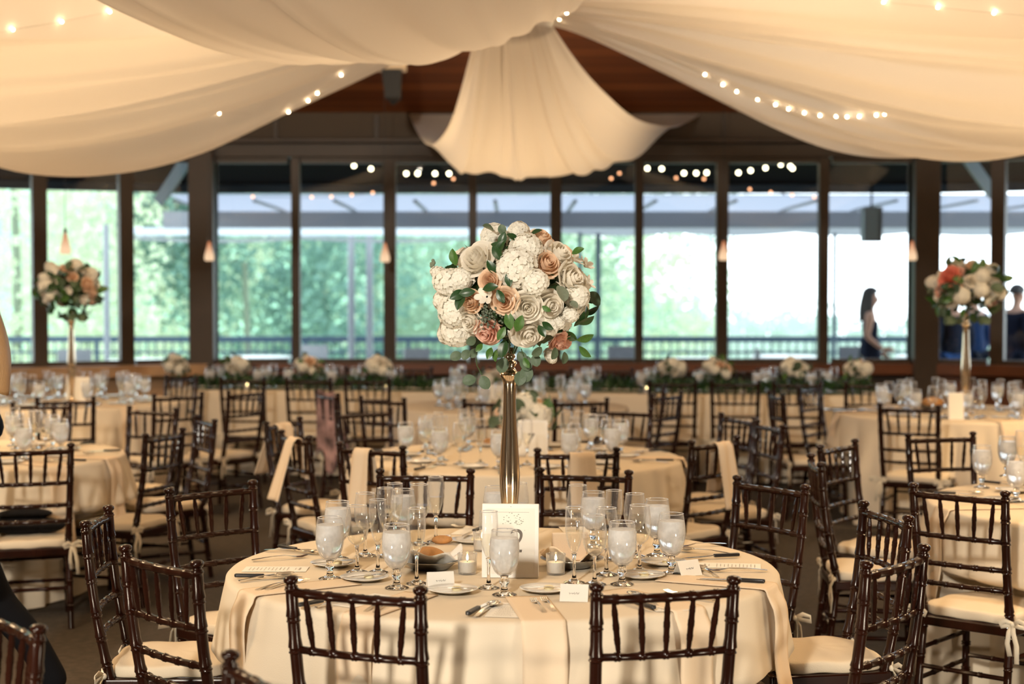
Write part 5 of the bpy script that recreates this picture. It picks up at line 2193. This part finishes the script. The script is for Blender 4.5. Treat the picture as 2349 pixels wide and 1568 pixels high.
# stems inside the collar, and flowers on the far side so that the ball is round
mb = MB()
for k in range(7):
    a = k*.9
    mb.tube([(.006*math.cos(a), .006*math.sin(a), -.02), BC+V(.06*math.cos(a), .06*math.sin(a), -.05)], .003, 6)
mb.build('stems', M['stem'], bq)


def round_fill(parent, c, rx, rz, kinds, n, size, rng, back=False, leaves=0, lsize=.05):
    for i in range(n):
        z = 1-1.6*(i+.5)/n
        a = i*2.399963+rng.uniform(-.2, .2)
        q = math.sqrt(max(0, 1-z*z))
        d = V(q*math.cos(a), q*math.sin(a), z)
        if back and d.y < .15:
            continue
        k = kinds[i % len(kinds)]
        s = size*rng.uniform(.8, 1.2)*(1.25 if k == 'h' else 1)
        flower(k, parent, c+V(d.x*rx, d.y*rx, d.z*rz)*.86, s, d, rng)
    for i in range(leaves):
        d = V(rng.gauss(0, 1), rng.gauss(0, 1), rng.gauss(-.1, .8)).normalized()
        if back and d.y < .1:
            continue
        t_ = d.cross(V(rng.gauss(0, 1), rng.gauss(0, 1), rng.gauss(0, 1))).normalized()
        leafat(rng.choice(['ld', 'ld', 'lg', 'le']), parent, c+V(d.x*rx, d.y*rx, d.z*rz)*.93, lsize*rng.uniform(.8, 1.3), t_+d*.6, d, rng)


round_fill(bq, BC, RX, RZ, ['rw', 'h', 'rp', 'rw', 'h', 's'], 40, .042, fr, True, 40, .05)

for lab, vlab, px, py, coral, seed in (('round bouquet of white and peach flowers on the left tall gold vase', 'tall slim gold vase on the left far table', 165, 921, None, 5),
                                       ('round bouquet with a coral bloom on the right tall gold vase', 'tall slim gold vase on the right far table', 2214, 948, (-.15, .10), 6)):
    v_ = vase(vlab, px, py, .72, .034)
    b = thing('bouquet', lab, 'flowers', v_.location+V(0, 0, .72))
    r = random.Random(seed)
    c = V(.0, 0, .20) if coral else V(-.01, 0, .20)
    rx, rz = .255, .21
    foliage_core(b, c, rx*.95, rz*.95, seed, 260, .06)
    kinds = ['rw', 'h', 'ld', 'rp', 'rw', 'l', 'h', 'rw', 'rk', 's'] if coral else ['h', 'ld', 'rw', 'rp', 'rw', 'ld', 's', 'rw', 'rk', 'l']
    ks = [k for k in kinds if k != 'ld']
    round_fill(b, c, rx, rz, ks, 36, .050, r, False, 80, .085)
    if coral:
        d = V(-.62, -.6, .38).normalized()
        flower('rc', b, c+V(d.x*rx, d.y*rx, d.z*rz)*1.0, .075, d, r)
    for k in range(5):
        a = r.uniform(0, 6.28)
        d = V(math.cos(a), math.sin(a), -1.0)
        leafat('le', b, c+V(d.x*rx*.5, d.y*rx*.5, -rz*.95), .09, d, V(0, -1, .3), r)
    leafat('lg', b, c+V(rx*.9, -.05, -.02 if coral is None else .06), .11, V(1, 0, .2), V(0, -1, .4), r)

# low arrangements
def low_arr(label, px, py, c_h, rx, rz, n, size, seed, kinds, loc=None):
    p = loc if loc is not None else at(px, py, TZ)
    b = thing('flower_bowl', label, 'flowers', p)
    r = random.Random(seed)
    MB().lathe([(0, .002), (.035, .002), (.048, .03), (.055, .075), (.052, .075), (.045, .03), (0, .01)], 24).build('bowl', M['cup'], b, angle=180)
    c = V(0, 0, c_h)
    foliage_core(b, c, rx, rz, seed, 120, .05)
    mb = MB()
    for k in range(5):
        a = k*1.3
        mb.tube([(.02*math.cos(a), .02*math.sin(a), .012), c+V(.04*math.cos(a), .04*math.sin(a), -.03)], .0025, 5)
    mb.build('stems', M['stem'], b)
    round_fill(b, c, rx, rz, kinds, n, size, r, False, int(n*1.6), .075)
    return b


b = low_arr('low bowl of ivory roses and greenery behind the 7 card', 1202, 1021, .175, .165, .10, 18, .052, 51, ['rw', 'rp', 'h', 'rw'])
leafat('lg', b, V(.10, -.06, .10), .20, V(.25, -.2, 1), V(0, -1, 0), fr)
low_arr('low bowl of ivory roses among the glasses behind the 7 table', 1132, 921, .17, .12, .09, 14, .045, 52, ['rw', 'rp', 'rw', 'h'])
for i, (px, lab) in enumerate(((403, 'posy of ivory roses at the left end of the head table'), (540, 'posy with a peach rose, second from the left on the head table'),
                               (711, 'posy of ivory flowers, third from the left on the head table'), (872, 'green posy with one white rose, fourth from the left'),
                               (1538, 'feathery ivory posy, first right of centre on the head table'), (1650, 'posy with a peach rose, second right of centre'),
                               (1826, 'ivory posy, third right of centre on the head table'), (1966, 'ivory posy at the right end of the head table'))):
    p = head_pt(px, .38)
    low_arr(lab, 0, 0, .20, .105, .085, 12, .042, 60+i, [['rw', 'h', 'rw'], ['rp', 'rw', 'h'], ['rw', 's', 'rp']][i % 3], V(p.x, p.y, TZ))
# greenery runner along the near edge of the head table
gt = thing('garland', 'dark leafy garland running along the near edge of the head table', 'garland', (HC.x, HC.y, TZ), HA)
r = random.Random(77)
mb = MB()
for _ in range(3200):
    x = r.uniform(-HL/2+.25, HL/2-.15)
    y = -HW/2+.16+.05*math.sin(x*2.3)+r.gauss(0, .05)
    z = abs(r.gauss(.02, .03))+.034
    d = V(r.gauss(0, 1), r.gauss(0, 1), r.gauss(.3, .7)).normalized()
    Q = d.to_track_quat('Z', 'Y')
    s = r.uniform(.02, .045)
    p = V(x, y, z+.01)
    mb.add([p+Q @ V(0, -s, 0), p+Q @ V(s*.45, 0, .004), p+Q @ V(0, s, 0), p+Q @ V(-s*.45, 0, .004)], [(0, 1, 2, 3)])
mb.build('leaves', M['leaf_dark'], gt, smooth=False)['kind'] = 'stuff'
MB().tube([(-HL/2+.25+k*.3, -HW/2+.16+.05*math.sin((-HL/2+.25+k*.3)*2.3), .012) for k in range(21)], .010, 6).build('vine', M['stem'], gt)
# ------------------------------------------------------------------ people
BASE = {
    'pelvis': ((0, 0, .95), (.135, .10)), 'waist': ((0, .005, 1.09), (.115, .085)), 'chest': ((0, 0, 1.27), (.145, .105)), 'collar': ((0, -.01, 1.40), (.085, .065)),
    'neck': ((0, .005, 1.47), (.047, .047)), 'jaw': ((0, .03, 1.535), (.060, .068)), 'skull': ((0, .015, 1.61), (.074, .088)), 'crown': ((0, .005, 1.675), (.055, .065)),
    'hem': ((0, 0, .80), (.150, .118)),
    'bust': ((0, .004, 1.33), (.128, .095)),
    'nose': ((0, .112, 1.575), (.012, .012)),
}
for s_, n_ in ((-1, 'l'), (1, 'r')):
    BASE.update({
        'shoulder_'+n_: ((s_*.165, -.005, 1.375), (.056, .056)), 'elbow_'+n_: ((s_*.215, -.03, 1.11), (.042, .042)), 'wrist_'+n_: ((s_*.20, .06, .89), (.027, .030)),
        'palm_'+n_: ((s_*.20, .085, .81), (.020, .036)),
        'hip_'+n_: ((s_*.085, 0, .87), (.090, .095)), 'knee_'+n_: ((s_*.095, .02, .49), (.056, .058)), 'calf_'+n_: ((s_*.097, -.015, .34), (.050, .055)), 'ankle_'+n_: ((s_*.10, -.03, .085), (.036, .038)), 'toe_'+n_: ((s_*.11, .11, .035), (.036, .030))})
LINKS = [('pelvis', 'waist'), ('waist', 'chest'), ('chest', 'collar'), ('collar', 'neck'), ('neck', 'jaw'), ('jaw', 'skull'), ('skull', 'crown'), ('jaw', 'nose')]
for n_ in 'lr':
    LINKS += [('collar', 'shoulder_'+n_), ('shoulder_'+n_, 'elbow_'+n_), ('elbow_'+n_, 'wrist_'+n_), ('wrist_'+n_, 'palm_'+n_),
              ('pelvis', 'hip_'+n_), ('hip_'+n_, 'knee_'+n_), ('knee_'+n_, 'calf_'+n_), ('calf_'+n_, 'ankle_'+n_), ('ankle_'+n_, 'toe_'+n_)]


def skin_mesh(name, joints, links, mat, parent, root, grow=0.0, sub=2):
    keys = []
    for a, b in links:
        for k in (a, b):
            if k not in keys:
                keys.append(k)
    me = bpy.data.meshes.new(name)
    me.from_pydata([joints[k][0] for k in keys], [(keys.index(a), keys.index(b)) for a, b in links], [])
    me.materials.append(mat)
    o = bpy.data.objects.new(name, me)
    COL.objects.link(o)
    if parent:
        o.parent = parent
    m = o.modifiers.new('skin', 'SKIN')
    m.use_smooth_shade = True
    m.branch_smoothing = .6
    for i, k in enumerate(keys):
        sv = me.skin_vertices[0].data[i]
        r_ = joints[k][1]
        sv.radius = (r_[0]+grow, r_[1]+grow)
        sv.use_root = (k == root)
    s = o.modifiers.new('subdivision', 'SUBSURF')
    s.levels = s.render_levels = sub
    return o


def person(label, loc, rz, scale, pose, hair, hair_len, top, legs, bare=False, skirt=None):
    J = {k: (Vector(v[0]), v[1]) for k, v in BASE.items()}
    for k, p in pose.items():
        J[k] = (Vector(p), J[k][1])
    L = list(LINKS)
    for n_, s_ in (('l', -1), ('r', 1)):
        w, pm = J['wrist_'+n_][0], J['palm_'+n_][0]
        d = (pm-w).normalized()
        side = d.cross(V(s_, .2, .1)).normalized()
        for i, (o_, ln) in enumerate(((-.026, .062), (-.009, .074), (.009, .070), (.026, .056))):
            J['f%d_%s' % (i, n_)] = (pm+side*o_+d*.035, (.009, .009))
            J['g%d_%s' % (i, n_)] = (pm+side*o_*1.15+d*(.035+ln*.55)+V(-s_*.010, 0, 0), (.008, .008))
            J['h%d_%s' % (i, n_)] = (pm+side*o_*1.15+d*(.035+ln)+V(-s_*.028, 0, 0), (.006, .006))
            L += [('palm_'+n_, 'f%d_%s' % (i, n_)), ('f%d_%s' % (i, n_), 'g%d_%s' % (i, n_)), ('g%d_%s' % (i, n_), 'h%d_%s' % (i, n_))]
        J['t0_'+n_] = (w.lerp(pm, .55)+side*.034, (.011, .011))
        J['t1_'+n_] = (w.lerp(pm, .9)+side*.056+d*.02, (.008, .008))
        L += [('palm_'+n_, 't0_'+n_), ('t0_'+n_, 't1_'+n_)]
    t = thing('person', label, 'person', loc, rz)
    t.scale = (scale,)*3
    b = skin_mesh('body', J, L, M['skin'], t, 'pelvis')
    # face: eyes, brows, mouth, ears
    sk = J['skull'][0]
    mb = MB()
    for s_ in (-1, 1):
        mb.ball(sk+V(s_*.031, .079, -.022), (.012, .008, .007), 10, 6)
    mb.build('eyes', M['white'], t)
    mb = MB()
    for s_ in (-1, 1):
        mb.ball(sk+V(s_*.031, .086, -.022), (.005, .003, .005), 8, 5)
        mb.tube([sk+V(s_*.018, .085, .0), sk+V(s_*.034, .083, .004), sk+V(s_*.048, .072, .0)], .003, 5)
    mb.build('irises', M['hair_dark'], t)
    MB().ball(J['jaw'][0]+V(0, .068, -.012), (.024, .008, .007), 10, 6).build('mouth', P('lips', (.45, .16, .13), .5), t)
    mb = MB()
    for s_ in (-1, 1):
        mb.ball(sk+V(s_*.078, .0, -.03), (.010, .018, .030), 8, 6)
    mb.build('ears', M['skin'], t)
    # hair: cap over the skull, with a fall down the back when long
    mb = MB()

    def cap(u, v):
        a = 2*math.pi*u
        th = v*1.75
        cut = 1.0-.36*max(0, math.sin(a))
        th *= cut
        w = 1+.03*math.sin(9*a)
        return (sk.x+.088*w*math.sin(th)*math.cos(a), sk.y-.012+.100*w*math.sin(th)*math.sin(a), sk.z+.015+.098*math.cos(th))
    mb.grid(cap, 36, 14)
    if hair_len:
        def fall(u, v):
            a = math.pi*(1.0+u)+(u-.5)*.5
            w = .088+.028*math.sin(v*2.6)+.006*math.sin(u*22)
            return (sk.x+w*math.cos(a)*(1.0-.15*v), sk.y-.015+(w*1.05)*math.sin(a)-.02*v, sk.z+.04-hair_len*v*(1-.06*math.sin(u*13)))
        mb.grid(fall, 30, 18)
    mb.build('hair', hair, t, solid=.012, angle=180)
    tl = [('pelvis', 'waist'), ('waist', 'chest')]
    if bare:
        tl += [('chest', 'bust')]
    if not bare:
        tl += [('pelvis', 'hem')]
        tl += [('chest', 'collar')]
        for n_ in 'lr':
            tl += [('collar', 'shoulder_'+n_), ('shoulder_'+n_, 'elbow_'+n_), ('elbow_'+n_, 'wrist_'+n_)]
    skin_mesh('jacket' if not bare else 'dress_bodice', J, tl, top, t, 'pelvis', .022 if not bare else .010)
    if skirt:
        mb = MB()
        pc_ = J['pelvis'][0]

        def sk_(u, v):
            a = 2*math.pi*u
            q = .135+.10*v+.012*math.sin(9*a)*v
            return (pc_.x+q*math.cos(a), pc_.y+q*.8*math.sin(a), pc_.z+.14-(skirt+.14)*v)
        mb.grid(sk_, 48, 14)
        mb.build('skirt', legs, t, solid=.006, angle=180)
    else:
        ll = []
        for n_ in 'lr':
            ll += [('pelvis', 'hip_'+n_), ('hip_'+n_, 'knee_'+n_), ('knee_'+n_, 'calf_'+n_), ('calf_'+n_, 'ankle_'+n_)]
        skin_mesh('trousers', J, ll, legs, t, 'pelvis', .018)
    for n_ in 'lr':
        mb = MB()
        a_, b_ = J['ankle_'+n_][0], J['toe_'+n_][0]
        d = b_-a_
        q = V(d.x, d.y, 0)
        rzz = math.atan2(q.y, q.x)
        c = a_.lerp(b_, .45)
        Mx = Matrix.Translation((c.x, c.y, min(a_.z, b_.z)+.010)) @ Matrix.Rotation(rzz, 4, 'Z')
        mb.ball((0, 0, 0), (.125, .045, .042), 14, 9, M=Mx)
        mb.build('shoe', M['blackcloth'], t)
    return t


def pxw(px, y):
    return (px-PW/2)/FPX*y


person('woman with long dark hair in a dark blue strapless dress walking on the patio', (pxw(1996, 20), 20.0, -.02), -math.pi/2-.15, 1.0,
       {'wrist_l': (-.20, .12, .92), 'palm_l': (-.19, .18, .88), 'elbow_r': (.20, -.05, 1.12), 'wrist_r': (.16, .12, .98), 'palm_r': (.15, .19, .97),
        'knee_l': (-.09, .12, .50), 'calf_l': (-.09, .10, .34), 'ankle_l': (-.09, .12, .09), 'toe_l': (-.09, .26, .04), 'ankle_r': (.1, -.20, .12), 'calf_r': (.1, -.09, .34), 'toe_r': (.1, -.08, .04)},
       M['hair_dark'], .34, M['navy'], M['navy'], True, .55)
person('man in a dark suit with short hair outside at the right frame edge', (pxw(2332, 20), 20.0, -.02), -math.pi/2+.5, 1.02, {}, M['hair_dark'], 0, M['navy'], M['navy'])
person('person in a dark blue suit standing outside behind the right bouquet, back to us', (pxw(2186, 19.6), 19.6, -.02), .15, 1.0, {}, M['hair_dark'], 0, M['navy'], M['blue_dress'])
person('second dark blue suited person outside behind the right bouquet, beside its vase', (pxw(2236, 20.3), 20.3, -.02), .6, 1.0, {}, M['hair_dark'], 0, M['blue_dress'], M['navy'])
gp = person('woman with long blond hair in a dark jacket cut by the left frame edge', (-2.09, 6.05, 0), math.pi/2+.25, .97,
            {'hem': (0, 0, .93), 'neck': (0, -.05, 1.47), 'jaw': (0, -.05, 1.535), 'skull': (0, -.08, 1.61), 'crown': (0, -.09, 1.675), 'nose': (0, .02, 1.575), 'elbow_r': (.30, -.16, 1.17), 'wrist_r': (.24, .10, 1.10), 'palm_r': (.20, .17, 1.09),
             'knee_r': (.16, -.16, .50), 'calf_r': (.20, -.27, .36), 'ankle_r': (.24, -.40, .12), 'toe_r': (.25, -.27, .035)},
            M['hair_blond'], .30, M['navy'], M['blackcloth'])
mb = MB()


def tunic(u, v):
    a = 2*math.pi*u
    q = .160+.052*min(1, v*3)+.008*math.sin(7*a)*v
    return (q*math.cos(a), q*.74*math.sin(a)-.01, .97-.33*v)


mb.grid(tunic, 40, 10)
mb.build('blouse_hem', M['blush_cloth'], gp, solid=.005, angle=180)
